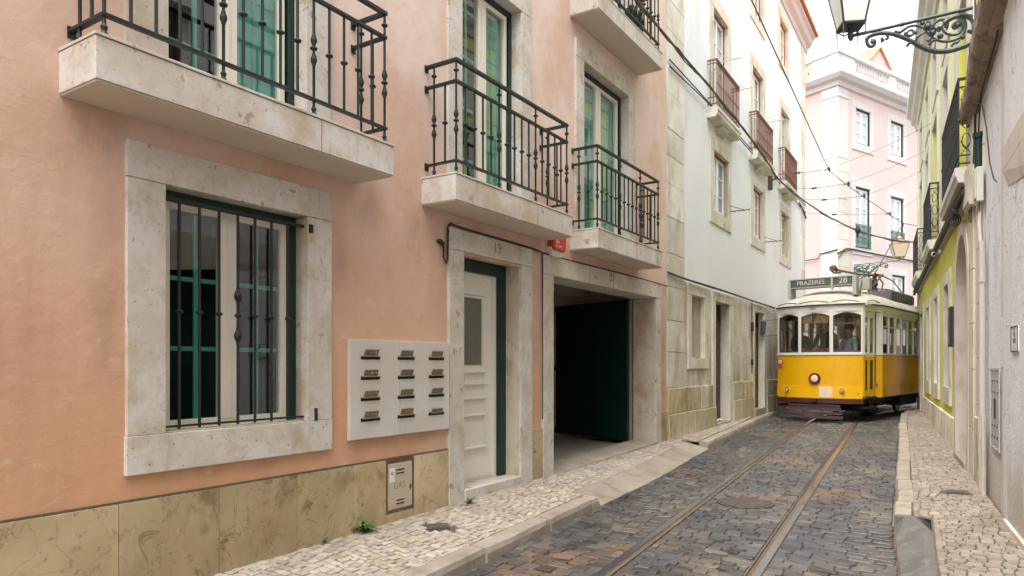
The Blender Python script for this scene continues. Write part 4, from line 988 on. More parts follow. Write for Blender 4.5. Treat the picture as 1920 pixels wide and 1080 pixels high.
for cuts in ([11.15, 11.95, 12.75, 13.5, 14.2, 14.95, 15.7, 16.5, 17.3, 18.1, 18.9], [20.7, 21.19]):
    for a, b in zip(cuts, cuts[1:]):
        t_ = random.uniform(.9, 1.25); mb.col = (t_*1.2, t_*1.2, t_*1.35); mb.box(-.02, .03, a+.004, b-.004, -.3, .76)
    mb.build('plinth', mBlock, yel, bevel=.006); mb = MB(SG)
for a, b in ((11.30, 11.50), (13.75, 13.95), (16.2, 16.4), (18.6, 18.8)):
    mb = MB(SG); mb.box(-.01, .012, a, b, 3.62, 7.85); mb.build('wall_strip', mBgStone, yel, bevel=.003)
def yel_window(s0, s1, z0, z1, o, sill=True, deep=.22, kind='window', rows=3, m=mWinWhite):
    w_ = MB(SG); frame(w_, -deep, -deep+.05, s0-.004, s1+.004, z0-.004, z1+.004, .05); mm = (s0+s1)/2
    w_.box(-deep+.004, -deep+.046, mm-.04, mm+.04, z0+.045, z1-.045)
    for k in range(1, rows): z = z0+(z1-z0)*k/rows; w_.box(-deep+.01, -deep+.04, s0+.045, s1-.045, z-.012, z+.012)
    W = w_.build(kind, m, yel, bevel=.003)
    p = MB(SG); p.box(-deep+.018, -deep+.023, s0+.04, s1-.04, z0+.04, z1-.04); p.build('pane', gWinW, W)
    surround(W, SG, mBgStone if z0 > 3 else mWhiteStone, o, (s0, s1, z0, z1), proud=.03, depth=deep, sill=sill, bevel=.005)
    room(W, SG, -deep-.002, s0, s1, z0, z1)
    return W
yel_window(12.233, 13.045, 1.17, 2.71, (11.95, 13.3, .90, 2.90)); yel_window(14.52, 15.33, 1.17, 2.71, (14.25, 15.6, .90, 2.90)); yel_window(16.92, 17.73, 1.17, 2.71, (16.65, 18.0, .90, 2.90))
for (a, b, c, e) in ((9.77, 10.98, 3.70, 5.98), (14.62, 15.78, 3.70, 5.98), (19.52, 20.58, 3.70, 5.98)): yel_window(a, b, c, e, (a-.2, b+.2, c-.02, e+.25), False, rows=4)
for (a, b, c, e) in ((12.32, 13.28, 4.22, 5.98), (17.12, 18.08, 4.22, 5.98)): yel_window(a, b, c, e, (a-.2, b+.2, c-.2, e+.25), True, rows=4)
for a, b in ((9.87, 10.88), (12.32, 13.28), (14.72, 15.68), (17.12, 18.08), (19.52, 20.48)): yel_window(a, b, 6.52, 7.38, (a-.18, b+.18, 6.35, 7.6), True, rows=2)
# arched doorway
ar = MB(SG); R_ = .68; cc = 10.34; zc = 2.42
outer = [(9.50, -.3), (9.50, zc)]+[(cc-.84*math.cos(R(a)), zc+.84*math.sin(R(a))) for a in range(10, 180, 10)]+[(11.22, zc), (11.22, -.3)]
inner = [(cc-R_*math.cos(R(a)), zc+R_*math.sin(R(a))) for a in range(0, 181, 10)]
inn = [(9.66, -.3)]+inner+[(11.02, -.3)]
n = len(outer)
V = [(.035, p[0], p[1]) for p in outer]+[(.035, p[0], p[1]) for p in inn]; F = []
m_ = min(len(outer), len(inn))
pairs = list(zip([outer[0]]+outer[1:-1]+[outer[-1]], inn)) if len(outer) == len(inn) else None
ar = MB(SG)
if pairs:
    O = [p for p, _ in pairs]; I = [q for _, q in pairs]
    V = []
    for p, q in zip(O, I): V += [(.035, p[0], p[1]), (.035, q[0], q[1]), (-.36, q[0], q[1]), (-.01, p[0], p[1])]
    for i in range(len(O)-1):
        for k in range(4): F.append((i*4+k, i*4+(k+1) % 4, i*4+4+(k+1) % 4, i*4+4+k))
    ar.add(V, F)
AD = ar.build('arched_doorway', mBeige, yel)
mb = MB(SG)          # spandrels between the arch and the square wall opening
for sgn in (-1, 1):
    P = [(cc+sgn*R_, 3.13)]+[(cc+sgn*R_*math.cos(R(a)), zc+R_*math.sin(R(a))+.004) for a in range(0, 91, 10)]+[(cc, 3.13)]
    mb.prism(P if sgn > 0 else P[::-1], 'x', -.05, .02)
mb.build('spandrel', mBeige, AD)
mb = MB(SG); mb.box(-.42, -.36, 9.6, 11.1, -.1, 3.2); dd = mb.build('door', mBrownDoor, AD)
mb = MB(SG); mb.box(-.36, -.345, 10.30, 10.36, .3, 3.1); mb.box(-.36, -.345, 9.66, 11.02, 2.38, 2.46); mb.build('door_bead', mBrownDoor, dd)
mb = MB(SG); mb.box(-.36, .06, 9.67, 11.01, -.2, .36); mb.build('door_step', mKerb, AD, bevel=.01)
mb = MB(SG); mb.box(-.36, -.30, 19.3, 20.4, -.1, 2.75); dd = mb.build('door', mBrownDoor, yel); surround(dd, SG, mWhiteStone, (19.1, 20.6, -.3, 2.95), (19.32, 20.38, -.3, 2.73), proud=.03, depth=.3, sill=False)
def yel_balcony(s0, s1, label):
    b = MB(SG); b.prism([(-.01, 3.69), (.18, 3.69), (.18, 3.60), (.165, 3.58), (.15, 3.52), (-.01, 3.52)], 'y', s0, s1)
    B = b.build('balcony', mBgStone, yel, bevel=.004); B['label'] = label
    t = .14; a, d = s0+.04, s1-.04; zf = 3.69
    r_ = MB(SG)
    for z, h in ((zf+.99, .014), (zf+.90, .006), (zf+.05, .008), (zf+.14, .006)):
        r_.box(t-.012, t+.012, a-.012, d+.012, z-h, z+h); r_.box(0, t-.013, a-.012, a+.012, z-h, z+h); r_.box(0, t-.013, d-.012, d+.012, z-h, z+h)
    r_.build('railing', mIronBlk, B)
    def panel(f):     # scroll work between bars: f(u) -> (t, s), u metres along the panel
        k = MB(SG)
        for zc_ in (.30, .52, .74):
            k.tube([(*f(.055+.04*math.cos(R(a_))), zf+zc_+.085*math.sin(R(a_))) for a_ in range(0, 361, 40)], .005, 4)
        k.tube([(*f(.0), zf+.14), (*f(.11), zf+.30)], .004, 4); k.tube([(*f(.11), zf+.14), (*f(0), zf+.30)], .004, 4)
        k.tube([(*f(.0), zf+.9), (*f(.11), zf+.76)], .004, 4); k.tube([(*f(.11), zf+.9), (*f(0), zf+.76)], .004, 4)
        return k
    k0 = panel(lambda u: (0, u)).build('scroll_panel', mIronBlk, B)
    n = int((d-a)/.12); st = (d-a)/n
    q = MB(SG); q.lathe((0, 0, 0), [(.008, zf+.0), (.008, zf+.50), (.020, zf+.53), (.008, zf+.56), (.008, zf+.99)], 6); q0 = q.build('baluster', mIronBlk, B)
    for i in range(n+1):
        (setattr(q0, 'location', (t, -a, 0)) if i == 0 else dup(q0, B, (t, -(a+st*i), 0)))
        if i < n: (setattr(k0, 'location', (t, -a, 0)) if i == 0 else dup(k0, B, (t, -(a+st*i), 0)))
    for e in (a, d):
        c = dup(k0, B, (.015, -e, 0)); c.rotation_euler = (0, 0, R(90)); dup(q0, B, (.02, -e, 0))
    return B
yel_balcony(9.28, 11.65, 'nearest black iron balcony'); yel_balcony(14.35, 16.4, 'middle black iron balcony'); yel_balcony(19.0, 21.4, 'far black iron balcony')
mb = MB(SG); mb.tube([(.10, 9.2, 3.40), (.10, 12, 3.41), (.11, 15, 3.40), (.10, 18, 3.41), (.10, 21.9, 3.40)], .035, 8); mb.tube([(.11, 9.2, 3.47), (.11, 14, 3.46), (.12, 21.9, 3.47)], .018, 6)
C_ = mb.build('cable_bundle', mCable, None); C_.location = YEL_LOC; C_.rotation_euler = (0, 0, RROT); tag(C_, 'thick black cable bundle under the white string course of the yellow house', 'cable')
def rthing(name, label, cat, s, z, t=0, group=None):
    p = RWp(t, s, z); return thing(name, label, cat, p, RROT, group)
sc_ = rthing('security_camera', 'small white security camera under the string course of the yellow house', 'camera', 13.6, 3.36, .03)
mb = MB(); mb.lathe((.0, 0, 0), [(.035, 0), (.035, .03), (.02, .05)], 10, 'x'); mb.tube([(.04, 0, 0), (.09, 0, -.02)], .012, 6); mb.build('mount', mPlasWhite, sc_)
mb = MB(); mb.lathe((.10, -.02, -.03), [(.03, -.05), (.036, -.04), (.036, .05), (.028, .06)], 12, 'y'); c_ = mb.build('camera_body', mPlasWhite, sc_); mb = MB(); mb.lathe((.10, .043, -.03), [(.022, 0), (.022, .004)], 12, 'y'); mb.build('lens', mBlack, c_)
sb = rthing('notice_case', 'narrow dark framed notice case on the yellow wall between arch and window', 'notice case', 11.55, 1.75)
mb = MB(); mb.box(0, .07, -.17, .17, 0, .55); mb.build('case', mIronBlk, sb, bevel=.004); mb = MB(); mb.box(.071, .074, -.14, .14, .04, .51); mb.build('pane', M('grey_glass', (.12, .13, .14), .1), sb)
cl = rthing('cable_coil', 'loose coil of black cable hanging beside the junction boxes', 'cable', 9.95, 3.25, .05)
mb = MB()
for k in range(3): mb.tube([(.05+.02*k+.02*math.sin(R(a*2)), .20*math.cos(R(a)), .09*math.sin(R(a))+.01*k) for a in range(0, 361, 20)], .007, 5)
mb.tube([(0, -.15, .3), (.04, -.18, .1), (.04, -.3, .02), (.03, -.36, .2)], .010, 5); mb.build('coil', mCable, cl)

# #2: narrow grey white house with the brown eave
gwb = thing('narrow_house', 'narrow pale house with drainpipe, brown stone eave and pinkish stone strip, right of the arch', 'building', YEL_LOC, RROT)
mb = MB(SG); wallmesh(mb, -.012, .1, 7.06, 9.045, -.4, 7.2, []); mb.add([(-.012, 9.045, -.4), (-.012, 9.045, 7.2), (-9, 9.045, 7.2), (-9, 9.045, -.4)], [(0, 1, 2, 3)])
mb.add([(-9, 7.06, -.4), (-9, 9.045, -.4), (-9, 9.045, 7.2), (-9, 7.06, 7.2)], [(0, 1, 2, 3)]); mb.add([(-.012, 7.06, 7.2), (-.012, 9.045, 7.2), (-9, 9.045, 7.2), (-9, 7.06, 7.2)], [(0, 1, 2, 3)]); mb.build('wall', mGrey, gwb)
mb = MB(SG); z = -.3
while z < 4.0: h = random.uniform(.4, .6); t_ = random.uniform(.9, 1.08); mb.box(-.03, .012, 8.46, 9.04, z+.003, z+h-.003); z += h
mb.build('stone_strip', mBeige, gwb, bevel=.005)
mb = MB(SG); mb.box(-.03, .03, 8.62, 9.02, -.3, .95); mb.box(-.02, .022, 8.30, 8.455, -.3, .85); mb.build('base_block', mBlock, gwb, bevel=.008)
mb = MB(SG); mb.box(-.03, .006, 7.06, 7.28, -.3, 4.2); mb.build('corner_strip', mBeige, gwb, bevel=.004)
# eave: stones of a projecting ledge
ev = MB(SG); cuts = [4.8, 5.35, 5.9, 6.45, 6.95, 7.4, 7.9, 8.35, 8.85, 9.42]
def evz(s): return 4.16+(9.4-s)*.088
def evt(s): return .125+(9.4-s)*.026
for a, b in zip(cuts, cuts[1:]):
    a += .005; b -= .005; j = random.uniform(-.008, .008); t_ = random.uniform(.8, 1.15); ev.col = (t_,)*3
    def ring(s):
        T = evt(s)+j; Z = evz(s)+j*.5
        return [(-.05, s, Z-.02), (T*.45, s, Z), (T*.5, s, Z+.035), (T*.85, s, Z+.03), (T, s, Z+.065), (T+.01, s, Z+.14), (T-.01, s, Z+.2), (-.05, s, Z+.26)]
    n = 5; V = []
    for i in range(n+1): V += [(x+random.uniform(-.005, .005), y, z+random.uniform(-.006, .006)) for x, y, z in ring(a+(b-a)*i/n)]
    F = [(i*8+k, i*8+(k+1) % 8, i*8+8+(k+1) % 8, i*8+8+k) for i in range(n) for k in range(8)]+[tuple(range(8)), tuple(range(n*8, n*8+8))]
    ev.add(V, F)
ev.build('eave_ledge', mBrownStone, gwb, bevel=.004)
mb = MB(SG); mb.tube([(.04, 8.22, 2.7), (.04, 8.20, 2.0), (.04, 8.205, .17)], .027, 14); mb.tube([(.04, 8.2, .78), (.04, 8.2, .86)], .034, 14); mb.tube([(.04, 8.205, 2.3), (.04, 8.205, 2.36)], .033, 14)
mb.tube([(.03, 8.47, 3.2), (.04, 8.42, 2.9), (.04, 8.3, 2.6), (.045, 8.23, 2.4)], .016, 8); mb.tube([(.045, 8.06, 1.02), (.045, 8.06, .24)], .022, 8)
mb.build('drainpipe', M('painted_pipe', (.52, .49, .43), .6, [((.38, .33, .25), (6, 6, 2), .5, .7, .6)]), gwb, smooth=True)
mb = MB(SG); mb.tube([(.04, 8.50, 3.80), (.04, 8.50, 3.42), (.04, 8.50, 3.2)], .036, 12); mb.tube([(.04, 8.50, 3.78), (.04, 8.50, 3.83)], .052, 12); mb.tube([(.04, 8.50, 3.83), (.04, 8.45, 3.95), (.03, 8.4, 4.2)], .008, 6); mb.build('green_pipe', mGreenPaint, gwb, smooth=True)
mb = MB(SG); frame(mb, .0, .012, 7.37, 7.92, .74, 1.47, .02); mb.box(-.002, .006, 7.39, 7.90, .76, 1.45)
H_ = mb.build('meter_hatch', M('lilac_grey_hatch', (.46, .43, .43), .6, [((.3, .27, .26), (9, 9, 9), .55, .7, .6)]), gwb); mb = MB(SG)
for y in (7.5, 7.66, 7.8):
    for z in (.85, .95, 1.25, 1.35): mb.box(.006, .011, y-.02, y+.02, z, z+.012)
mb.box(.006, .012, 7.6, 7.68, 1.02, 1.2); mb.build('vent_slot', mCable, H_)
mb = MB(SG); mb.box(-.002, .010, 7.13, 7.24, 1.50, 1.90); mb.box(-.002, .012, 7.12, 7.25, 1.48, 1.50); mb.build('small_hatch', mGrey, gwb)
for (s0, s1, z0, z1, tt, lab, m_) in ((8.90, 9.42, 3.20, 3.62, .07, 'large beige junction box beside the arch, widest of the two boxes', mBeige), (8.36, 8.56, 3.12, 3.46, .06, 'upright pale junction box with a curved lid at the top of the drainpipe', mPlasWhite)):
    jb = rthing('junction_box', lab, 'junction box', (s0+s1)/2, z0, .012); hw = (s1-s0)/2
    mb = MB(); mb.box(0, tt, -hw, hw, .0, z1-z0); b_ = mb.build('box', m_, jb, bevel=.005); mb = MB(); mb.box(tt+.001, tt+.012, -hw+.01, hw-.01, .03, z1-z0-.01); mb.build('lid', m_, jb, bevel=.005)
    mb = MB(); mb.tube([(tt*.5, -hw*.3, 0), (tt*.6, -hw*.3, -.12), (tt*.5, hw*.2, -.16), (tt*.5, hw*.4, 0)], .008, 6); mb.build('cable', mCableBr, jb)
# #3: nearest building at the right edge
nb = thing('near_house', 'pale rendered house with a stone lintel at the right edge of the picture', 'building', YEL_LOC, RROT)
mb = MB(SG); wallmesh(mb, .02, .25, -9, 7.05, -.4, 11, [(4.1, 6.0, -.3, 3.04), (1.2, 2.3, 1.2, 2.9), (4.4, 5.5, 4.2, 6.2), (1.2, 2.3, 4.2, 6.2), (-2, -.9, 1.2, 2.9)]); mb.add([(.02, 7.05, -.4), (.02, 7.05, 11), (-9, 7.05, 11), (-9, 7.05, -.4)], [(0, 1, 2, 3)])
mb.add([(-9, -9, -.4), (-9, 7.05, -.4), (-9, 7.05, 11), (-9, -9, 11)], [(0, 1, 2, 3)]); mb.add([(.02, -9, 11), (.02, 7.05, 11), (-9, 7.05, 11), (-9, -9, 11)], [(0, 1, 2, 3)]); mb.build('wall', mGrey, nb)
mb = MB(SG); mb.hexa([(.0, 4.0, 3.06), (.045, 4.0, 3.06), (.045, 6.95, 3.06), (.0, 6.98, 3.06), (.0, 4.0, 3.235), (.05, 4.0, 3.235), (.05, 6.98, 3.235), (.0, 6.99, 3.235)]); mb.build('stone_lintel', mBeige, nb, bevel=.004)
mb = MB(SG); mb.hexa([(.018, 5.2, 2.72), (.03, 5.2, 2.72), (.024, 6.75, 2.9), (.018, 6.75, 2.9), (.018, 5.2, 3.058), (.045, 5.2, 3.058), (.045, 6.93, 3.058), (.018, 6.93, 3.058)]); mb.build('lintel_soffit', mBeige, nb)
mb = MB(SG); mb.box(0, .045, 2.0, 6.92, -.3, .265); mb.build('door_step', mStone, nb, bevel=.006)
mb = MB(SG); mb.box(-.3, -.22, 4.05, 6.05, -.2, 3.1); mb.build('door', mGreenPaint, nb)
for h in ((1.2, 2.3, 1.2, 2.9), (4.4, 5.5, 4.2, 6.2), (1.2, 2.3, 4.2, 6.2), (-2, -.9, 1.2, 2.9)):
    mb = MB(SG); frame(mb, -.2, -.14, *h, .06); mb.box(-.19, -.15, (h[0]+h[1])/2-.04, (h[0]+h[1])/2+.04, h[2], h[3]); W_ = mb.build('window', mWinWhite, nb); mb = MB(SG); mb.box(-.175, -.169, *h); mb.build('pane', gWinW, W_); room(W_, SG, -.21, *h)
sg_ = rthing('wall_sign', 'white rectangular sign with black border, round emblem and three lines', 'sign', 6.45, 1.60, .02)
mb = MB(); mb.box(0, .010, -.14, .14, 0, .185); mb.build('plate', mWinWhite, sg_)
mb = MB(); frame(mb, .0101, .014, -.145, .145, -.004, .189, .008); mb.build('border', mBlack, sg_)
mb = MB(); mb.lathe((.0102, .0, .14), [(.035, 0), (.035, .0016)], 20, 'x'); em = mb.build('emblem', mSignDk, sg_); mb = MB(); mb.lathe((.012, .008, .148), [(.010, 0), (.010, .001)], 12, 'x'); mb.build('emblem_dot', mPaper, em)
for k in range(3): mb = MB(); mb.box(.0102, .0118, -.06, .06, .090-k*.014, .096-k*.014); mb.build('printed_line', mBlack, sg_)
mb = MB(); mb.box(.0102, .0125, -.08, .08, .02, .05); mb.build('button_plate', mPlasWhite, sg_)
mb = MB(SG); mb.tube([(.03, 8.9, 4.3), (.04, 8.2, 4.0), (.04, 7.9, 3.7), (.05, 7.6, 3.3), (.05, 7.35, 3.1), (.05, 7.2, 3.04)], .006, 6); mb.tube([(.02, 8.95, 4.15), (.03, 8.97, 3.7), (.03, 9.0, 3.3)], .012, 6); mb.tube([(.02, 8.99, 4.15), (.035, 9.0, 3.6), (.03, 8.97, 3.25)], .010, 6)
mb.tube([(.03, 6.6, 4.55), (.03, 7.4, 4.3), (.03, 8.1, 4.22), (.03, 8.8, 4.12)], .008, 5)
C_ = mb.build('wall_cable', mCable, None); C_.location = YEL_LOC; C_.rotation_euler = (0, 0, RROT); tag(C_, 'thin dark cables hanging down the pale wall from the brown eave', 'cable')
# ------------------------------------------------------------------ BACKGROUND corner building (local x out of its right face, y along it)
bgb = thing('corner_building', 'pale pink corner building with white balustrade and dormer, far behind the tram', 'building', (-.992, 34.927, 0), R(-22.7))
BH = [(1.479, 2.785, 11.89, 13.56), (4.622, 5.911, 11.89, 13.59), (1.461, 2.761, 6.99, 9.88), (4.622, 5.911, 7.0, 9.85), (4.74, 6.05, 4.2, 5.98), (1.5, 2.8, 4.2, 5.98), (7.8, 9.1, 11.89, 13.6), (7.8, 9.1, 7.0, 9.85), (7.8, 9.1, 4.2, 5.98), (10.9, 12.2, 7.0, 9.85), (10.9, 12.2, 11.9, 13.6), (2.0, 3.6, .2, 3.2), (6, 7.5, .2, 3.2), (10, 11.5, .2, 3.2)]
mb = MB(); wallmesh(mb, 0, .2, 0, 14, -.2, 14.5, BH); mb.build('wall', mBgPink, bgb)
mb = MB(); mb.add([(0, 0, -.2), (0, 0, 14.5), (-12, 0, 14.5), (-12, 0, -.2)], [(0, 1, 2, 3)]); mb.add([(-12, 14, -.2), (-12, 14, 14.5), (0, 14, 14.5), (0, 14, -.2)], [(0, 1, 2, 3)]); mb.add([(-12, 0, -.2), (-12, 14, -.2), (-12, 14, 14.5), (-12, 0, 14.5)], [(0, 1, 2, 3)]); mb.build('side_wall', mBgPink2, bgb)
mb = MB(); mb.box(-.77, .05, -.05, .83, 10.98, 14.2); mb.box(-.80, .08, -.08, .86, 13.75, 13.9); mb.build('corner_pilaster', mBgWhite, bgb, bevel=.02)
mb = MB(); z = -.2
while z < 10.9:
    h = .62; t_ = random.uniform(.9, 1.1); mb.col = (t_, t_, t_); mb.box(-.78, .06, -.06, .84, z+.005, min(z+h, 10.975)-.005); z += h
mb.build('corner_stone', mBgStone, bgb, bevel=.01)
P = [(0, 14.2), (.10, 14.25), (.14, 14.45), (.30, 14.52), (.42, 14.70), (.42, 14.85), (-.1, 14.88)]
mb = MB()
def ringc(o, z): return [(o, -o, z), (o, 14.1, z), (-12, 14.1, z), (-12, -o, z)]
V = []; prof = [(.0, 14.2), (.10, 14.25), (.14, 14.45), (.30, 14.52), (.42, 14.70), (.42, 14.85), (.12, 14.88), (.12, 15.05)]
for o, z in prof: V += ringc(o, z)
F = [(i*4+k, i*4+(k+1) % 4, i*4+4+(k+1) % 4, i*4+4+k) for i in range(len(prof)-1) for k in range(4)]+[tuple(range((len(prof)-1)*4, len(prof)*4))]
mb.add(V, F); mb.build('cornice', mBgWhite, bgb)
mb = MB(); 
for (a, b) in ((-.12, 1.3), (4.4, 5.0), (8.2, 8.8), (12.2, 14)): mb.box(-.14, .11, a, b, 15.05, 15.72)
mb.box(-.16, .16, -.16, 14.05, 15.72, 15.92); mb.box(-.12, .12, -.12, 14, 15.051, 15.13)
for (a, b) in ((-1.2, -.14), (-5, -4.4), (-9, -8.4)): mb.box(a, b, -.11, .14, 15.05, 15.72)
mb.box(-12, -.161, -.16, .16, 15.72, 15.92); mb.box(-12, -.121, -.12, .12, 15.051, 15.13)
PRP = mb.build('parapet', mBgWhite, bgb, bevel=.01)
bl = MB(); bl.lathe((0, 0, 15.13), [(.07, 0), (.07, .05), (.04, .09), (.085, .22), (.06, .36), (.035, .48), (.07, .54), (.07, .59)], 8)
q0 = bl.build('parapet_baluster', mBgWhite, PRP, smooth=True); first_ = True
for (a, b) in ((1.3, 4.4), (5.0, 8.2), (8.8, 12.2)):
    n = int((b-a)/.24)
    for i in range(n):
        y = a+.12+i*.24
        if first_: q0.location = (0, y, 0); first_ = False
        else: dup(q0, PRP, (0, y, 0))
bl = MB(); bl.lathe((0, 0, 15.13), [(.07, 0), (.07, .05), (.04, .09), (.085, .22), (.06, .36), (.035, .48), (.07, .54), (.07, .59)], 8)
q1 = bl.build('parapet_baluster', mBgWhite, PRP, smooth=True); q1['label'] = 'white parapet baluster of the left face'
k_ = 0
for (a, b) in ((-4.4, -1.2), (-8.4, -5)):
    for i in range(int((b-a)/.3)):
        x = a+.15+i*.3
        if k_ == 0: q1.location = (x, 0, 0)
        else: dup(q1, PRP, (x, 0, 0))
        k_ += 1
fl = thing('terrace_planters', 'row of small pinkish red flowers behind the white balustrade, far left', 'flowers', (0, 0, 0)); fl.location = (-.992-1.5, 34.927+.9, 15.1)
mb = MB()
for i in range(90):
    c = Vector((random.choice([-1.2, -.7, -.2, .3])+random.uniform(-.12, .12)-.3, .25+random.uniform(-.1, .1), random.uniform(.1, .5))); u = Vector((random.uniform(-1, 1), random.uniform(-1, 1), random.uniform(-1, 1))).normalized()*.05; v = u.orthogonal().normalized()*.05
    mb.add([tuple(c-u-v), tuple(c+u-v), tuple(c+u+v), tuple(c-u+v)], [(0, 1, 2, 3)])
mb.build('blossoms', M('pink_red_blossom', (.62, .13, .12), .7), fl)
def bg_window(s0, s1, z0, z1, rail_):
    w_ = MB(); frame(w_, -.14, -.02, s0+.02, s1-.02, z0+.02, z1-.02, .055); W = w_.build('window', mGreenPaint, bgb)
    m = (s0+s1)/2; l = MB()
    for a, b in ((s0+.085, m-.004), (m+.004, s1-.085)):
        frame(l, -.13, -.08, a, b, z0+.08, z1-.08, .10, .12)
        for k in range(1, 3): z = z0+(z1-z0)*k/3; l.box(-.12, -.085, a+.09, b-.09, z-.02, z+.02)
    l.build('casement', mWinWhite, W)
    for a, b in ((s0+.17, m-.09), (m+.09, s1-.17)):
        p = MB(); p.box(-.112, -.106, a, b, z0+.18, z1-.16); p.build('pane', gWinW, W)
    c = MB(); c.box(-.15, -.135, s0+.1, s1-.1, z0+.1, z1-.1); c.build('curtain', mCurtain, W)
    surround(W, 1, mBgWhite, (s0-.28, s1+.28, z0-.32, z1+.3), (s0+.02, s1-.02, z0+.02, z1-.02), proud=.035, depth=.10, sill=True, bevel=.01)
    room(W, 1, -.235, s0, s1, z0, z1)
    if rail_:
        r_ = MB()
        for z in (z0+.06, z0+.32, z0+1.02, z0+1.10): r_.box(.04, .07, s0-.02, s1+.02, z-.018, z+.018)
        for i in range(15):
            y = s0+.02+(s1-s0-.04)*i/14; r_.box(.046, .064, y-.010, y+.010, z0+.03, z0+1.08)
            if i < 14: r_.tube([(.055, y+.045+.034*math.cos(R(a)), z0+.62+.16*math.sin(R(a))) for a in range(0, 361, 45)], .008, 4)
        r_.build('guard_rail', M('bottle_green_iron', (.06, .14, .11), .5), W)
for i, h in enumerate(BH[:11]): bg_window(*h, rail_=(6 < h[2] < 8))
for h in BH[11:]:
    mb = MB(); mb.box(-.25, -.2, h[0], h[1], h[2]-.3, h[3]); d_ = mb.build('door', mGreenPaint, bgb); surround(d_, 1, mBgStone, (h[0]-.25, h[1]+.25, 0, h[3]+.3), (h[0]+.02, h[1]-.02, 0, h[3]-.02), proud=.04, depth=.18, sill=False)
mb = MB(); mb.tube([(.07, -.1, 6.55), (.09, .6, 6.85), (.07, 1.2, 6.87), (.05, 2.6, 6.84), (.06, 3.4, 6.82), (.05, 6.6, 6.80), (.05, 13.9, 6.8)], .035, 6); mb.tube([(.09, -.1, 6.35), (.1, .4, 6.70), (.08, 1.1, 6.83)], .02, 6); mb.tube([(-5, -.08, 6.4), (-.9, -.08, 6.45), (-.82, -.09, 6.65), (.08, -.09, 6.75)], .025, 6)
mb.build('facade_cable', mCable, bgb)
# roof and dormer behind the balustrade
mb = MB()
mb.add([(-1.2, 1.2, 15.0), (-1.2, 13, 15.0), (-6, 12, 19.0), (-6, 3, 19.0), (-11, 13, 15.0), (-11, 1.2, 15.0)], [(0, 1, 2, 3), (3, 2, 4, 5), (0, 3, 5), (1, 4, 2)]); RFB = mb.build('roof', mTile, bgb)
dm = MB(); a, b = 5.0, 7.4; m = (a+b)/2; X = -1.4
dm.prism([(a, 15.0), (b, 15.0), (b, 17.05), (m, 18.02), (a, 17.05)], 'x', -5.5, X); DM = dm.build('dormer', mBgPink, bgb)
t_ = MB()
for sgn in (-1, 1):
    e = m+sgn*(m-a+.12)
    for k in range(12):
        f0 = k/12; x0 = X+.25-(k)*.4
    n = 14
    for k in range(n):
        x0 = X+.16-k*.31; t_.prism([(0, 0)], 'x', 0, 0) if False else None
        P0 = [(m, 18.08), (m+(e-m)*.98, 16.96)]; r__ = .12
        V = []
        for (yy_, zz_) in P0:
            for aa in range(0, 181, 45): V.append((x0-.15+r__*math.cos(R(aa)), yy_, zz_+r__*.7*math.sin(R(aa))))
        t_.add(V, [(i, i+1, 5+i+1, 5+i) for i in range(4)]+[(0, 4, 9, 5)])
t_.add([(X+.08, m, 18.06), (X+.08, m-(m-a+.12), 16.94), (-5.7, m-(m-a+.12), 16.94), (-5.7, m, 18.06), (X+.08, m+(m-a+.12), 16.94), (-5.7, m+(m-a+.12), 16.94)], [(0, 1, 2, 3), (0, 3, 5, 4)])
t_.build('dormer_roof', mTile, DM)
w_ = MB(); frame(w_, X-.02, X+.05, m-.45, m+.45, 15.9, 17.0, .12); W = w_.build('dormer_window', mBgStone, DM); p = MB(); p.box(X-.01, X+.01, m-.34, m+.34, 16.0, 16.9); 
W2 = p.build('dormer_pane', M('dark_window', (.06, .06, .055), .2), DM)
# neighbour beyond, closing the left street and the right street
fb = thing('far_house', 'plain pale house closing the side street behind the white building', 'building', (-9, 42, 0), R(20))
mb = MB(); wallmesh(mb, 0, .2, -10, 6, -.2, 12, [(-2, -1, 5, 7), (1, 2, 5, 7), (-2, -1, 8.5, 10.3), (1, 2, 8.5, 10.3)]); mb.box(-6, -.3, -10, 6, -.2, 12); mb.build('wall', mBgWhite, fb)
mb = MB(); mb.prism([(-6.4, 12), (.4, 12), (-3, 13.8)], 'y', -10.2, 6.2); mb.build('roof', mTile, fb)
sh = thing('side_house', 'cream house closing the street to the right behind the tram', 'building', (13.5, 33, 0), R(115))
mb = MB(); wallmesh(mb, 0, .2, -9, 9, -.2, 10, [(-6, -5, 1.2, 3), (-3, -2, .2, 3), (0, 1, 1.2, 3), (3, 4, 1.2, 3), (-6, -5, 5, 7), (-3, -2, 5, 7), (0, 1, 5, 7), (3, 4, 5, 7)]); mb.box(-6, -.3, -9, 9, -.2, 10); mb.build('wall', mBgPink, sh)
mb = MB(); mb.prism([(-6.4, 10), (.4, 10), (-3, 11.8)], 'y', -9.2, 9.2); mb.build('roof', mTile, sh)
# houses behind the camera closing the street
for (x, y, lab) in ((-6, -22, 'cream house behind the camera on the left'), (11, -24, 'pale house behind the camera on the right')): pass

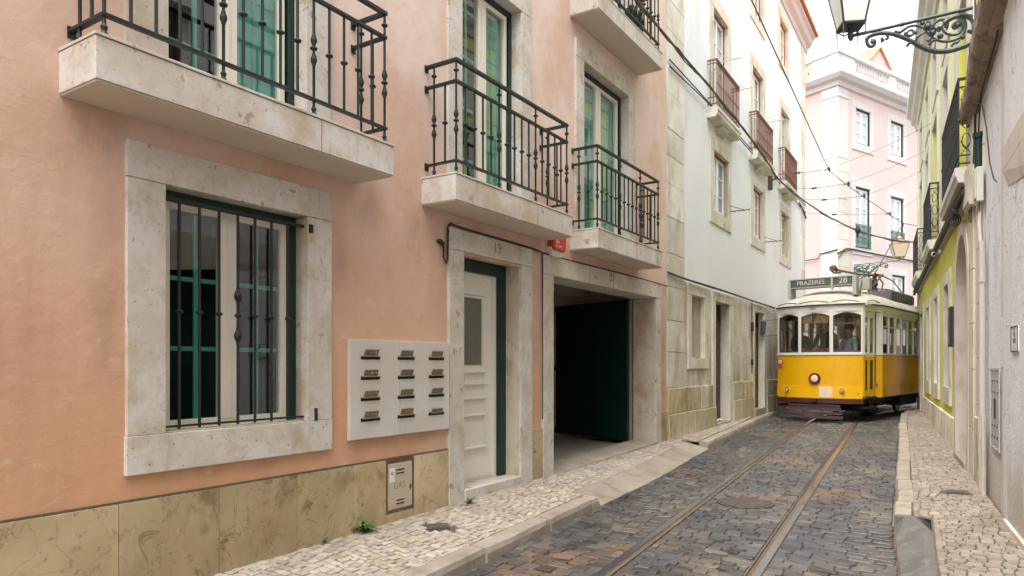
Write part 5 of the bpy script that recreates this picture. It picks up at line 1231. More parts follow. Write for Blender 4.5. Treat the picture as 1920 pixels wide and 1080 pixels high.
# ------------------------------------------------------------------ STREET LAMPS
def lantern(parent_name, label, loc, rz, h=.62, wb=.14, wt=.24, spin=0.3, pane=None, irn=None):
    irn = irn or mLampIron; pane = pane or mFrost
    t = thing(parent_name, label, 'street lamp', loc, rz)
    return t
def lantern_head(t, x, z, spin, irn, pane, h=.50, wb=.135, wt=.235):
    """four sided tapering lantern standing on z at distance x from the wall"""
    cs, sn = math.cos(spin), math.sin(spin)
    def P(a, b, zz): return (x+a*cs-b*sn, a*sn+b*cs, zz)
    def q(w_, zz): return [P(-w_, -w_, zz), P(w_, -w_, zz), P(w_, w_, zz), P(-w_, w_, zz)]
    mb = MB()
    mb.hexa(q(wb+.008, z+.06)+q(wb+.014, z+.085))
    A, B = q(wb, z+.085), q(wt, z+.085+h)
    for i in range(4): mb.tube([A[i], B[i]], .011, 5)
    mb.hexa(q(wt+.012, z+.085+h)+q(wt+.025, z+.11+h)); mb.hexa(q(wt, z+.11+h)+q(.08, z+.11+h+.16)); mb.hexa(q(.075, z+.27+h)+q(.09, z+.35+h))
    mb.hexa(q(.11, z+.35+h)+q(.02, z+.43+h)); mb.lathe((x, 0, z+.43+h), [(.012, 0), (.03, .03), (.012, .07), (.003, .1)], 8)
    A2, B2 = q(wb+.01, z+.0), q(wb+.02, z+.12)
    hd = mb.build('lantern', irn, t, bevel=.002)
    for i in range(4):
        a0, a1, b0_, b1_ = Vector(A[i]), Vector(A[(i+1) % 4]), Vector(B[i]), Vector(B[(i+1) % 4])
        n_ = (a1-a0).cross(b0_-a0).normalized()*.003; g_ = .06
        V = [a0+(a1-a0)*g_, a1-(a1-a0)*g_, b1_-(b1_-b0_)*.04, b0_+(b1_-b0_)*.04]
        m = MB(); m.hexa([tuple(v) for v in (V[0], V[1], V[1]+n_, V[0]+n_)]+[tuple(v) for v in (V[3], V[2], V[2]+n_, V[3]+n_)]); m.build('pane', pane, hd)
    m = MB()
    m.lathe((x, 0, z-.10), [(.004, 0), (.022, .02), (.034, .05), (.036, .075), (.02, .09), (.030, .10), (.045, .12), (.03, .14), (.05, .16)], 12)
    for i in range(4):
        a_ = Vector(A[i]); m.tube([(x, 0, z+.0), tuple(Vector((x, 0, z+.0))*.5+a_*.5+Vector((0, 0, -.05))), tuple(a_+Vector((0, 0, -.02))), tuple(a_)], .008, 5)
        m.tube([tuple(a_+Vector((0, 0, -.02))), tuple(a_*.97+Vector((x*.03, 0, -.07)))], [.008, .003], 5)
    m.build('finial', irn, t, smooth=True)
    return hd
CURV = {'main': [(-0.006, 5.048), (0.052, 4.976), (0.144, 4.95), (0.248, 4.938), (0.352, 4.95), (0.444, 4.99), (0.525, 5.046), (0.605, 5.122), (0.697, 5.189), (0.79, 5.245), (0.859, 5.269), (0.939, 5.283), (1.009, 5.272), (1.049, 5.247), (1.052, 5.2), (1.026, 5.149), (0.986, 5.145), (0.962, 5.18), (0.98, 5.218), (1.009, 5.218)],
 'tail': [(0.859, 5.269), (0.836, 5.226), (0.841, 5.194), (0.865, 5.206)], 'back': [(0.144, 5.302), (0.075, 5.281), (0.029, 5.226), (0.015, 5.16), (0.029, 5.093), (0.006, 5.012)],
 'back2': [(0.294, 5.251), (0.236, 5.29), (0.144, 5.302), (-0.0, 5.259)], 's1': [(0.213, 5.202), (0.196, 5.237), (0.15, 5.227), (0.121, 5.182), (0.133, 5.127), (0.179, 5.098), (0.248, 5.112), (0.294, 5.154), (0.317, 5.204), (0.294, 5.251)],
 's2': [(0.213, 5.202), (0.202, 5.173), (0.173, 5.174), (0.179, 5.207)], 's3': [(0.104, 5.236), (0.092, 5.17), (0.11, 5.097), (0.167, 5.051), (0.259, 5.04), (0.352, 5.069), (0.421, 5.136), (0.467, 5.198), (0.49, 5.249)],
 's4': [(0.432, 5.047), (0.427, 5.078), (0.386, 5.083), (0.346, 5.087)], 's5': [(0.225, 4.985), (0.208, 5.014), (0.167, 5.012), (0.15, 5.041)], 's6': [(0.772, 5.265), (0.72, 5.24), (0.674, 5.27), (0.628, 5.293), (0.559, 5.29), (0.501, 5.245)],
 's7': [(0.674, 5.217), (0.628, 5.18), (0.582, 5.196), (0.588, 5.237), (0.622, 5.252), (0.64, 5.229)], 's8': [(0.651, 5.073), (0.622, 5.113), (0.559, 5.093), (0.565, 5.14), (0.525, 5.171), (0.467, 5.198)],
 's9': [(0.467, 5.289), (0.421, 5.24), (0.375, 5.204), (0.329, 5.168)], 's10': [(0.421, 5.175), (0.409, 5.244), (0.352, 5.303), (0.283, 5.288), (0.254, 5.23), (0.271, 5.175)]}
def smoothpath(P, k=3):
    P = [Vector(p) for p in P]
    for _ in range(k):
        Q = [P[0]]
        for a, b in zip(P, P[1:]): Q += [a*.75+b*.25, a*.25+b*.75]
        Q.append(P[-1]); P = Q
    return [tuple(p) for p in P]
def bracket_arm(t, irn, L, zb, zs=0, sc=1.0):
    mb = MB(); mb.tube([(0, 0, zb+.04), (L*.5, 0, zb+.015), (L, 0, zb-.01)], .020, 8); mb.lathe((L*.56, 0, zb+.012), [(.024, -.02), (.026, 0), (.024, .02)], 8, 'x')
    arm = mb.build('arm', irn, t, smooth=True)
    mb = MB()
    for k_, P in CURV.items():
        r0 = .030 if k_ in ('main', 'back', 'back2') else .019
        pts = smoothpath([(x*sc, 0, zb+(z-5.32)*sc) for x, z in P], 2)
        n = len(pts); mb.tube(pts, [r0*sc*(1-.45*i/n) for i in range(n)], 6)
    for (x, z, r) in ((.45, 5.25, .032), (.40, 5.17, .026), (.33, 5.12, .026), (.17, 5.2, .024), (.66, 5.22, .018), (.12, 5.06, .02), (.99, 5.2, .022), (.5, 5.3, .02), (.25, 5.29, .02), (.585, 5.1, .018)):
        mb.ball((x*sc, 0, zb+(z-5.32)*sc), r*sc*1.25, 6)
    for (x, z, a_) in ((.43, 5.21, 60), (.47, 5.27, 130), (.36, 5.22, 200), (.42, 5.12, 300), (.55, 5.2, 20), (.28, 5.2, 100), (.11, 5.27, 150), (.75, 5.2, 80), (.9, 5.22, 250), (.08, 5.12, 200)):
        x0, z0 = x*sc, zb+(z-5.32)*sc; a = R(a_); mb.tube([(x0, 0, z0), (x0+.03*math.cos(a), 0, z0+.03*math.sin(a)), (x0+.055*math.cos(a+.5), 0, z0+.055*math.sin(a+.5))], [.016, .024, .004], 6)
    mb.build('scrollwork', irn, arm, smooth=True)
    mb = MB(); mb.box(-.02, .02, -.035, .035, zb-.50*sc, zb+.12); mb.lathe((0, 0, zb-.5*sc), [(.001, -.05), (.03, -.02), (.035, 0)], 8); mb.build('wall_plate', irn, t, bevel=.004)
    return arm
lp1 = rthing('street_lamp', 'near street lamp with large scrolled iron bracket, above the brown eave at top right', 'street lamp', 9.1, 0, 0)
bracket_arm(lp1, mLampIron, 1.25, 5.315)
lantern_head(lp1, 1.215, 5.345, R(20), mLampIron, mFrost, h=.5, wb=.118, wt=.205)
lp2 = thing('street_lamp', 'far street lamp with amber tinted lantern, seen just above the tram roof', 'street lamp', (-.992+.385*1.35, 34.927+.923*1.35, 0), R(-22.7))
bracket_arm(lp2, M('green_lamp_iron', (.05, .11, .08), .5), 2.1, 6.12, sc=1.5)
lantern_head(lp2, 2.1, 6.20, R(35), M('amber_lamp_frame', (.33, .24, .14), .6), M('amber_pane', (.55, .45, .33), .4), h=.55, wb=.21, wt=.36)

# ------------------------------------------------------------------ OVERHEAD WIRES
def catenary(a, b, sag, n=14):
    a, b = Vector(a), Vector(b); return [tuple(a.lerp(b, i/n)-Vector((0, 0, sag*4*(i/n)*(1-i/n)))) for i in range(n+1)]
WN = [(2.45, -6, 6.1), (1.72, 9.0, 6.0), (1.28, 17.64, 6.0), (1.42, 19.1, 6.0), (1.70, 20.5, 5.9), (2.33, 24.35, 5.80), (4.6, 30, 6.0)]
mb = MB(); mb.tube(WN, .009, 6)
tag(mb.build('contact_wire', mCable), 'single dark tram contact wire running down the middle of the street', 'wire')
def insul(mb, p, r=.03):
    mb.lathe(p, [(.012, -.07), (r, -.04), (.018, 0), (r, .04), (.012, .07)], 8, 'x')
ZW = [((-.11, 19.3, 6.55), (1.28, 17.64, 6.05), RWp(.0, 16.3, 6.3), 'span wire nearest the camera, from the far rust red balcony to the first insulator'),
      ((-.13, 21.4, 6.58), (1.48, 19.3, 6.05), RWp(.0, 18.3, 6.3), 'second span wire of the street from the camera'),
      ((-.15, 22.6, 6.5), (1.70, 20.5, 5.95), RWp(.0, 19.6, 6.2), 'third span wire of the street, ending at the edge of the white building'),
      ((-.15, 22.65, 6.1), (2.10, 22.9, 5.87), RWp(.0, 21.8, 6.0), 'farthest span wire, over the middle of the tram')]
for a, m_, b, lab in ZW:
    t = thing('span_wire', lab, 'wire', (0, 0, 0), 0, 'thin span wires holding up the tram wire'); t.location = m_
    o = Vector(m_); A_ = [tuple(Vector(p)-o) for p in catenary(a, m_, .05)]; B_ = [tuple(Vector(p)-o) for p in catenary(m_, b, .05)]
    mb = MB(); mb.tube(A_, .006, 5); mb.tube(B_, .004, 5); w0 = mb.build('steel_wire', mCableBr, t)
    mb = MB(); insul(mb, A_[5]); mb.build('insulator', mCable, t)
    mb = MB(); mb.ball((0, 0, -.02), .035, 8); mb.tube([(0, 0, -.06), (.0, .0, .04), (-.05, .03, .0), (-.12, .05, -.03)], .010, 6); mb.box(-.015, .015, -.07, .07, -.06, -.035); mb.build('wire_clamp', mCable, t)
B0 = [(.50, 6.8, 6.2), (.42, 8.36, 6.15), (.35, 9.83, 6.18), (.33, 11.6, 6.18), (.30, 13.6, 6.13), (.24, 15.9, 6.06), (.06, 17.9, 6.08)]
B1 = catenary((.06, 17.9, 6.08), (.25, 20.2, 5.95), .02, 4)+catenary((.25, 20.2, 5.95), RWp(.14, 21.45, 4.75), .25, 16)[1:]
mb = MB(); P_ = smoothpath(B0, 2)+B1
mb.tube(P_, .018, 7)
tw = []
for i, p in enumerate(P_[::1]):
    a = i*1.9; tw.append((p[0]+.022*math.cos(a), p[1], p[2]+.022*math.sin(a)))
mb.tube(tw, .012, 6); tw = [(p[0]+.024*math.cos(i*1.3+2), p[1], p[2]+.02*math.sin(i*1.3+2)-.015) for i, p in enumerate(P_)]; mb.tube(tw, .009, 5)
CB = tag(mb.build('cable_bundle', mCableBr), 'thick twisted cable strung from the pink house past the white building across the street', 'cable')
mb = MB(); q_ = P_[-9]; mb.ball(q_, .07, 7, 1.5); mb.tube([(q_[0], q_[1], q_[2]-.18), (q_[0], q_[1], q_[2]+.12)], .03, 6); mb.build('splice_box', mCable, CB)
mb = MB(); mb.box(-.12, .0, 17.72, 17.76, 5.75, 6.25); mb.tube([(-.10, 17.74, 5.95), (.05, 17.85, 6.05)], .03, 6); mb.ball((.05, 17.88, 6.07), .05, 7); mb.build('cable_bracket', mCableBr, CB)
mb = MB()
for z0, z1, z2, z3 in ((6.32, 6.27, 6.22, 6.34), (6.21, 6.26, 6.16, 6.10)):
    mb.tube(smoothpath([(.02, 10.64, z0), (.02, 12.75, z1), (.02-.0, 14.7, z2), (-.03, 17.5, z2-.02), (-.10, 20, z2), (-.13, 22.7, z3)], 2), .011, 5)
mb.tube([(-.12, 21.6, 6.2), (-.12, 22.2, 6.1), (-.13, 22.72, 5.95)], .02, 5)
tag(mb.build('facade_wire', mCable), 'pair of thin dark wires running flat along the white facade under the balconies', 'wire')
mb = MB(); mb.tube(smoothpath([(.02, 10.56, 2.955), (.02, 11.3, 2.93), (.02, 13.0, 2.935), (.0, 14.5, 2.93), (-.03, 16.1, 2.92), (-.05, 18.8, 2.915), (-.10, 22.6, 2.9)], 2), .014, 6)
mb.tube(smoothpath([(.03, 10.57, 2.93), (.03, 12.0, 2.905), (.02, 13.6, 2.915), (.0, 15.5, 2.90), (-.05, 18.5, 2.89)], 2), .008, 5)
tag(mb.build('street_cable', mCable), 'black cable along the top of the stained base of the white building', 'cable')

# ------------------------------------------------------------------ TRAM
tram = thing('tram', 'old yellow and cream tram number 28 to PRAZERES with lit headlight, coming round the bend', 'tram', (1.10, 16.88, .333), R(-9.2)); tram.scale = (.93, .93, .93)
def arc(pts, k=2): return [p[:2] for p in smoothpath([(x, y, 0) for x, y in pts], k)]
FR = [(-1.0, .27), (-.72, .12), (-.37, .02), (.0, -.005), (.37, .02), (.72, .12), (1.0, .27)]
LEN = 8.5
def strip(mb, pts, off, th, z0, z1):
    """extrude an open plan polyline (outer face pushed out by off along -y-ish normal) with thickness"""
    n = len(pts); O = []; I = []
    for i, (x, y) in enumerate(pts):
        a = pts[max(0, i-1)]; b = pts[min(n-1, i+1)]; d = Vector((b[0]-a[0], b[1]-a[1])).normalized(); nn = Vector((d.y, -d.x))
        O.append((x+nn.x*off, y+nn.y*off)); I.append((x-nn.x*(th-off), y-nn.y*(th-off)))
    V = []
    for o, i_ in zip(O, I): V += [(o[0], o[1], z0), (o[0], o[1], z1), (i_[0], i_[1], z1), (i_[0], i_[1], z0)]
    F = [(k*4+q, k*4+(q+1) % 4, k*4+4+(q+1) % 4, k*4+4+q) for k in range(n-1) for q in range(4)]+[(0, 1, 2, 3), tuple((n-1)*4+q for q in (0, 1, 2, 3))]
    mb.add(V, F)
FA = arc(FR)
body = MB(); strip(body, FA, 0, .04, .745, 1.478); BODY = body.build('front_panel', mTramY, tram, smooth=True)
body = MB(); strip(body, FA, .016, .04, .455, .75); body.build('bumper_band', mTramY2, tram, smooth=True)
body = MB(); strip(body, FA, .03, .07, .335, .455); body.build('bumper', mMaroon, tram, smooth=True)
body = MB(); strip(body, FA, .018, .05, 1.49, 1.535); strip(body, FA, .0, .04, 1.535, 1.555); body.build('front_sill', mTramW, tram, smooth=True)
body = MB(); strip(body, FA, .006, .045, 1.4785, 1.4895); body.build('sill_line', mTramDk, tram)
body = MB(); strip(body, FA, .0, .05, 2.53, 2.675); LB = body.build('letterboard', mTramW, tram, smooth=True)
text('car_number', '566', .095, mPaintMark, LB, (-.05, -.008, 2.61), (R(90), 0, 0), .001)
body = MB(); strip(body, FA, .045, .08, 2.676, 2.70); body.build('gutter', mTramDk, tram)
FAC = [((-1.0, .27), (-.37, .02)), ((-.37, .02), (.37, .02)), ((.37, .02), (1.0, .27))]
def facmap(A, B):
    A, B = Vector(A), Vector(B); d = (B-A); L = d.length; d.normalize(); nn = Vector((d.y, -d.x))
    return L, (lambda u, n_, z: ((A+d*u+nn*n_).x, (A+d*u+nn*n_).y, z))
def fbox(mb, f, u0, u1, n0, n1, z0, z1):
    mb.hexa([f(u0, n1, z0), f(u1, n1, z0), f(u1, n0, z0), f(u0, n0, z0), f(u0, n1, z1), f(u1, n1, z1), f(u1, n0, z1), f(u0, n0, z1)])
for i, (A, B) in enumerate(FAC):
    L, f = facmap(A, B); pw = .038
    mb = MB(); fbox(mb, f, 0, pw, -.045, .004, 1.555, 2.54); fbox(mb, f, L-pw, L, -.045, .004, 1.555, 2.54)
    n = 10          # arched header
    P = [(pw, 2.535)]+[(pw+(L-2*pw)*k/n, 2.425+.075*math.sin(math.pi*k/n)) for k in range(n+1)]+[(L-pw, 2.535)]
    for k in range(n):
        u0, u1 = pw+(L-2*pw)*k/n, pw+(L-2*pw)*(k+1)/n; z0, z1 = 2.425+.075*math.sin(math.pi*k/n), 2.425+.075*math.sin(math.pi*(k+1)/n)
        mb.hexa([f(u0, .0, z0), f(u1, .0, z1), f(u1, -.04, z1), f(u0, -.04, z0), f(u0, .0, 2.535), f(u1, .0, 2.535), f(u1, -.04, 2.535), f(u0, -.04, 2.535)])
    WS = mb.build('windscreen_frame', mTramW, tram)
    mb = MB(); fbox(mb, f, pw, pw+.022, -.038, -.008, 1.555, 2.47); fbox(mb, f, L-pw-.022, L-pw, -.038, -.008, 1.555, 2.47); fbox(mb, f, pw+.022, L-pw-.022, -.037, -.009, 1.555, 1.60)
    if i == 2: fbox(mb, f, pw+.022, L-pw-.022, -.037, -.008, 2.22, 2.26)
    if i == 0: fbox(mb, f, pw+.10, pw+.115, -.037, -.015, 1.60, 2.44)
    mb.build('sash', M('tram_brown_sash', (.09, .04, .035), .5), WS)
    mb = MB(); fbox(mb, f, pw+.02, L-pw-.02, -.028, -.023, 1.595, 2.505); mb.build('pane', gTram, WS)
    if i == 1:
        mb = MB(); fbox(mb, f, pw+.03, L-pw-.03, -.055, -.048, 2.26, 2.50); mb.build('roller_blind', mBlind, WS)
        mb = MB(); fbox(mb, f, .30, .315, -.003, .006, 2.42, 2.55); mb.tube([f(.36, .012, 2.50), f(.30, .014, 2.3), f(.24, .012, 2.18)], .006, 5); mb.tube([f(.38, .012, 2.50), f(.34, .014, 2.3), f(.27, .012, 2.2)], .004, 5); mb.build('wiper', mCable, WS)
# lights and marks on the front
def lamp(x, z, r, rim, lens, nm):
    y = min(b for a, b in [(abs(px-x), py) for px, py in FA] if a == min(abs(px-x) for px, py in FA) or True) if False else min(FA, key=lambda p: abs(p[0]-x))[1]
    mb = MB(); mb.lathe((x, y-.045 if z > .8 else y-.045, z), [(r*.66, -.002), (r*.95, -.006), (r, .01), (r, .06)], 20, 'y'); o = mb.build(nm, rim, tram, smooth=True)
    mb = MB(); mb.lathe((x, y-.052, z), [(.001, -.012), (r*.4, -.010), (r*.58, -.004), (r*.64, .006)], 20, 'y'); mb.build('lens', lens, o, smooth=True)
    return o
lamp(0, .925, .135, mMaroon, mHead, 'headlight'); lamp(-.70, .635, .058, mChrome, mLensAmb, 'indicator_light'); lamp(.60, .635, .058, mChrome, mLensAmb, 'indicator_light')
mb = MB(); mb.hexa([(.10, -.021, .475), (.40, .006, .475), (.40, .012, .475), (.10, -.015, .475), (.10, -.021, .735), (.40, .006, .735), (.40, .012, .735), (.10, -.015, .735)]); mb.build('white_plate', M('bleached_plate', (.82, .62, .45), .5), tram)
y_ = .215
L, f = facmap(*FAC[0])
def disc(mb, f, u, n0, z, r, k=18): 
    V = [f(u+r*math.cos(2*math.pi*i/k), n0, z+r*math.sin(2*math.pi*i/k)) for i in range(k)]+[f(u+r*math.cos(2*math.pi*i/k), n0-.006, z+r*math.sin(2*math.pi*i/k)) for i in range(k)]
    mb.add(V, [tuple(range(k)), tuple(range(k, 2*k))]+[(i, (i+1) % k, k+(i+1) % k, k+i) for i in range(k)])
mb = MB(); disc(mb, f, .10, .030, 1.33, .085); em = mb.build('round_emblem', M('emblem_red', (.45, .06, .03), .5), tram)
mb = MB(); disc(mb, f, .10, .034, 1.33, .055); mb.build('emblem_field', mPaper, em)
mb = MB(); fbox(mb, f, .09, .112, .033, .037, 1.29, 1.37); mb.build('emblem_mark', M('emblem_red2', (.45, .06, .03), .5), em)
ang = math.atan2(FAC[0][1][1]-FAC[0][0][1], FAC[0][1][0]-FAC[0][0][0])
text('car_number', '566', .10, M('dark_red_numeral', (.25, .05, .02), .6), tram, f(.10, .030, 1.19), (R(90), 0, ang), .001)
# mirror
mr = MB(); mr.tube([(-1.0, .26, 2.40), (-1.28, .0, 2.38)], .008, 6); mr.tube([(-1.0, .26, 2.0), (-1.28, .0, 1.98)], .008, 6); mr.tube([(-1.28, .0, 2.38), (-1.28, .0, 1.98)], .008, 6); MR = mr.build('mirror_arm', mCable, tram)
mr = MB(); mr.hexa([(-1.35, -.01, 2.02), (-1.22, .03, 2.02), (-1.21, -.01, 2.02), (-1.34, -.05, 2.02), (-1.32, .0, 2.36), (-1.20, .04, 2.36), (-1.19, .0, 2.36), (-1.31, -.04, 2.36)]); mr.build('wing_mirror', mMirror, MR, bevel=.01)
# cowcatcher
cwc = MB(); 
def cc_pt(k, x): return (x, -.08-.22*k, .30-.30*k)
for k0, k1 in ((0, .08), (.2, .40), (.56, .68), (.84, 1.0)):
    w0, w1 = .60+.13*k0, .60+.13*k1; a, b = cc_pt(k0, 0), cc_pt(k1, 0)
    cwc.hexa([(-w1, b[1]+.03, b[2]), (w1, b[1]+.03, b[2]), (w1, b[1], b[2]-.015), (-w1, b[1], b[2]-.015), (-w0, a[1]+.03, a[2]+.01), (w0, a[1]+.03, a[2]+.01), (w0, a[1], a[2]), (-w0, a[1], a[2])])
for s in (-.6, -.2, .2, .6):
    a, b = cc_pt(.0, s*.95), cc_pt(1, s*1.1); cwc.tube([(a[0], a[1]+.04, a[2]), (b[0], b[1]+.05, b[2])], .018, 5)
cwc.build('cowcatcher', M('dusty_maroon_steel', (.028, .010, .014), .8, [((.05, .026, .03), (9, 9, 9), .45, .65, .7)]), tram, bevel=.003)
mb = MB(); mb.box(-.05, .07, -.10, -.03, .36, .44); mb.tube([(-.02, -.11, .41), (.06, -.12, .38)], .015, 6); mb.build('coupling', mCable, tram)
# sides
for sg in (1, -1):
    def P(x, y): return (sg*x, y)
    def side(mb, pts, off, th, z0, z1):
        q = [P(*p) for p in pts]; q = q if sg > 0 else q[::-1]; strip(mb, q, off, th, z0, z1)
    # corner post + doorway
    mb = MB(); side(mb, [(1.0, .27), (1.03, .34)], 0, .04, 1.49, 2.53); mb.build('corner_post', mTramW, tram)
    mb = MB(); side(mb, [(1.0, .27), (1.03, .34)], .0, .04, .455, 1.478); mb.build('corner_panel', mTramY, tram)
    for (a, b) in (((.985, .36), (1.03, .64)), ((1.03, .655), (1.075, .94))):
        if sg < 0: a, b = (-b[0], b[1]), (-a[0], a[1])
        L, f = facmap(a, b)
        mb = MB(); fbox(mb, f, 0, L, -.03, 0, .50, .66); fbox(mb, f, 0, .05, -.03, 0, .66, 1.46); fbox(mb, f, L-.05, L, -.03, 0, .66, 1.46); fbox(mb, f, .05, L-.05, -.03, 0, 1.36, 1.46); DL = mb.build('door_leaf', mTramY, tram, bevel=.003)
        mb = MB(); fbox(mb, f, .05, L-.05, -.022, -.016, .66, 1.36); mb.build('lower_pane', M('dark_door_glass', (.03, .035, .03), .15), DL)
        mb = MB(); fbox(mb, f, 0, .035, -.03, .001, 1.46, 2.46); fbox(mb, f, L-.035, L, -.03, .001, 1.46, 2.46); fbox(mb, f, .035, L-.035, -.03, 0, 1.46, 1.54); fbox(mb, f, .035, L-.035, -.03, 0, 2.38, 2.46); mb.build('upper_frame', mTramW, DL)
        mb = MB(); fbox(mb, f, .03, L-.03, -.018, -.013, 1.53, 2.39); mb.build('pane', gTram, DL)
    mb = MB(); side(mb, [(1.01, .34), (1.085, .96)], 0, .05, 2.46, 2.53); mb.build('door_header', mTramW, tram)
    mb = MB(); side(mb, [(1.04, .34), (1.12, .97)], 0, .25, .455, .50); side(mb, [(1.02, .34), (1.10, .97)], 0, .25, .22, .26); mb.build('door_step', mTramDk, tram)
    mb = MB(); side(mb, [(1.07, .985), (1.19, 1.16)], 0, .04, 1.49, 2.53); mb.build('bulkhead_post', mTramW, tram)
    mb = MB(); side(mb, [(1.07, .985), (1.19, 1.16)], 0, .04, .47, 1.478); mb.build('bulkhead_panel', mTramY, tram)
    mb = MB()
    for (a, b) in ((1.16, 2.42), (2.425, 3.68), (3.685, 4.94), (4.945, 6.2), (6.205, 7.34)):
        q = [(1.19, a), (1.19, b)]; side(mb, q, 0, .03, .80, 1.478)
        c = 1.165; V = [(sg*1.19, a, .799), (sg*1.19, b, .799), (sg*1.16, b, .799), (sg*1.16, a, .799)]
        mb.hexa([(sg*1.155, a, .47), (sg*1.155, b, .47), (sg*1.125, b, .47), (sg*1.125, a, .47)]+V)
    mb.build('side_panel', mTramY, tram)
    mb = MB(); side(mb, [(1.0, .27), (1.04, .34)], .016, .04, 1.49, 1.535); side(mb, [(1.07, .985), (1.19, 1.16), (1.19, 7.34)], .016, .05, 1.49, 1.535); mb.build('side_sill', mTramW, tram)
    mb = MB(); side(mb, [(1.0, .27), (1.045, .5), (1.12, .97), (1.19, 1.14), (1.19, 7.36)], 0.005, .05, 2.53, 2.675); mb.build('side_letterboard', mTramW, tram)
    mb = MB(); side(mb, [(1.0, .27), (1.045, .5), (1.12, .97), (1.19, 1.14), (1.19, 7.36)], 0.04, .06, 2.676, 2.70); mb.build('side_gutter', mTramDk, tram)
    nW = 10; pit = (7.34-1.16)/nW
    for k in range(nW):
        a = 1.16+k*pit; b = a+pit
        mb = MB(); side(mb, [(1.19, a), (1.19, a+.05)], 0, .05, 1.535, 2.53); side(mb, [(1.19, b-.05), (1.19, b-.001)], 0, .05, 1.535, 2.53)
        side(mb, [(1.185, a+.05), (1.185, b-.05)], 0, .04, 2.44, 2.53); side(mb, [(1.18, a+.05), (1.18, b-.05)], 0, .025, 2.17, 2.20); W = mb.build('side_window', mTramW, tram)
        mb = MB(); side(mb, [(1.172, a+.05), (1.172, b-.05)], 0, .005, 1.54, 2.17); side(mb, [(1.166, a+.05), (1.166, b-.05)], 0, .005, 2.17, 2.44); mb.build('pane', gTram, W)
        if k % 3 == 1: mb = MB(); side(mb, [(1.15, a+.05), (1.15, b-.05)], 0, .006, 2.05, 2.44); mb.build('blind', mBlind, W)
# rear end (mirror image of the front plan)
FRr = [(-x, LEN-y) for x, y in FA]
mb = MB(); strip(mb, FRr, 0, .04, .455, 1.478); mb.build('rear_panel', mTramY, tram, smooth=True)
mb = MB(); strip(mb, FRr, 0, .05, 2.45, 2.675); strip(mb, FRr, .016, .05, 1.49, 1.60)
for x, y in ((-1, LEN-.27), (-.37, LEN-.02), (.37, LEN-.02), (1, LEN-.27)): mb.box(x-.03, x+.03, y-.05, y-.003, 1.6, 2.45)
mb.build('rear_frame', mTramW, tram)
mb = MB()
for sg in (1, -1): mb.box(sg*1.0-.03, sg*1.19, LEN-1.16, LEN-1.10, .47, 2.6); mb.box(sg*1.06-.02, sg*1.06+.02, LEN-1.1, LEN-.27, .5, 2.5)
mb.build('rear_door_panel', mTramY, tram)
# roof
def rw(y):
    y = min(y, LEN-y)
    if y < .30: return 1.06*math.sqrt(max(0, (y+.07))/.37)
    if y < 1.15: return 1.06+(1.235-1.06)*(y-.30)/.85
    return 1.235
def rh(y):
    y = min(y, LEN-y); return .455*min(1, (max(0, y+.07)/1.25))**.55
def rz_(x, y): 
    w_ = max(rw(y), .02); return 2.695+rh(y)*max(0, 1-abs(x/w_)**2.3)**.75
ysr = [-.0699, -.06, -.04, 0, .05, .12, .2, .3, .45, .65, .9, 1.15, 1.6]+[2+k*.5 for k in range(10)]; ysr = ysr+[LEN-y for y in ysr[::-1] if LEN-y > 6.9]
V = []; nx = 25
for y in ysr:
    for k in range(nx):
        t_ = -1+2*k/(nx-1); s_ = math.sin(t_*math.pi/2); x = s_*rw(y); V.append((x, y, rz_(x, y)))
mb = MB(); mb.add(V, [(j*nx+i, j*nx+i+1, (j+1)*nx+i+1, (j+1)*nx+i) for j in range(len(ysr)-1) for i in range(nx-1)])
ROOF = mb.build('roof', mTramRoof, tram, smooth='all')
mb = MB(); inner = [(x*.94, y*.98+.08) for x, y in FA]
mb.prism([(p[0], p[1]) for p in inner]+[(1.1, 1.2), (1.1, LEN-1.2)]+[(-p[0]*1, LEN-p[1]) for p in inner[:1]+inner[-1:]]+[(-1.1, LEN-1.2), (-1.1, 1.2)], 'z', 2.655, 2.69) if False else mb.box(-1.1, 1.1, .30, LEN-.3, 2.66, 2.69)
mb.build('ceiling', mTramW, tram)
dr = MB()                                # curved drip mouldings over each front window
for (xa, xb) in ((-1.0, -.42), (-.38, .33), (.37, .93)):
    pts = []
    for k in range(11):
        x = xa+(xb-xa)*k/10; lift = .035+.045*math.sin(math.pi*k/10)
        # walk back along the roof until the surface is at that height
        y = -.07
        while y < .6 and rz_(x, y) < 2.70+lift: y += .004
        pts.append((x, y-.004, rz_(x, y)+.006))
    dr.tube(pts, .009, 6)
pts = [(1.075, .36, 2.735), (1.07, .45, 2.77), (1.09, .62, 2.79), (1.14, .85, 2.775), (1.18, 1.0, 2.74)]; dr.tube(pts, .009, 6)
dr.build('drip_moulding', mCable, ROOF)
mb = MB(); mb.lathe((.25, 1.75, 3.08), [(.45, 0), (.38, .07), (.2, .11), (.01, .12)], 20); mb.build('roof_hump', mTramRoof, ROOF, smooth=True)
# destination box
sb = MB(); y0, y1 = .44, .82; zb, zt = 3.185, 3.395
sb.box(-.80, .80, y0, y1, zt-.02, zt+.012); sb.box(-.80, .80, y0+.02, y1, zb-.012, zb+.01)
sb.box(-.81, -.745, y0-.012, y1, 2.93, zt-.021); sb.box(.72, .81, y0-.012, y1, 2.93, zt-.021); sb.box(.225, .275, y0-.008, y0+.05, 3.08, zt-.021); sb.box(-.745, .72, y0+.04, y1-.02, zb+.011, zt-.021)
SB = sb.build('destination_box', mSignBox, tram, bevel=.004)
mb = MB(); mb.box(-.743, .223, y0+.018, y0+.038, zb+.014, zt-.026); mb.box(.277, .718, y0+.018, y0+.038, zb+.014, zt-.026); SF = mb.build('sign_face', mSignDk, SB)
text('destination_text', 'PRAZERES', .15, mSignTx, SF, (-.26, y0+.016, 3.292), (R(90), 0, 0), .001, 1.0)
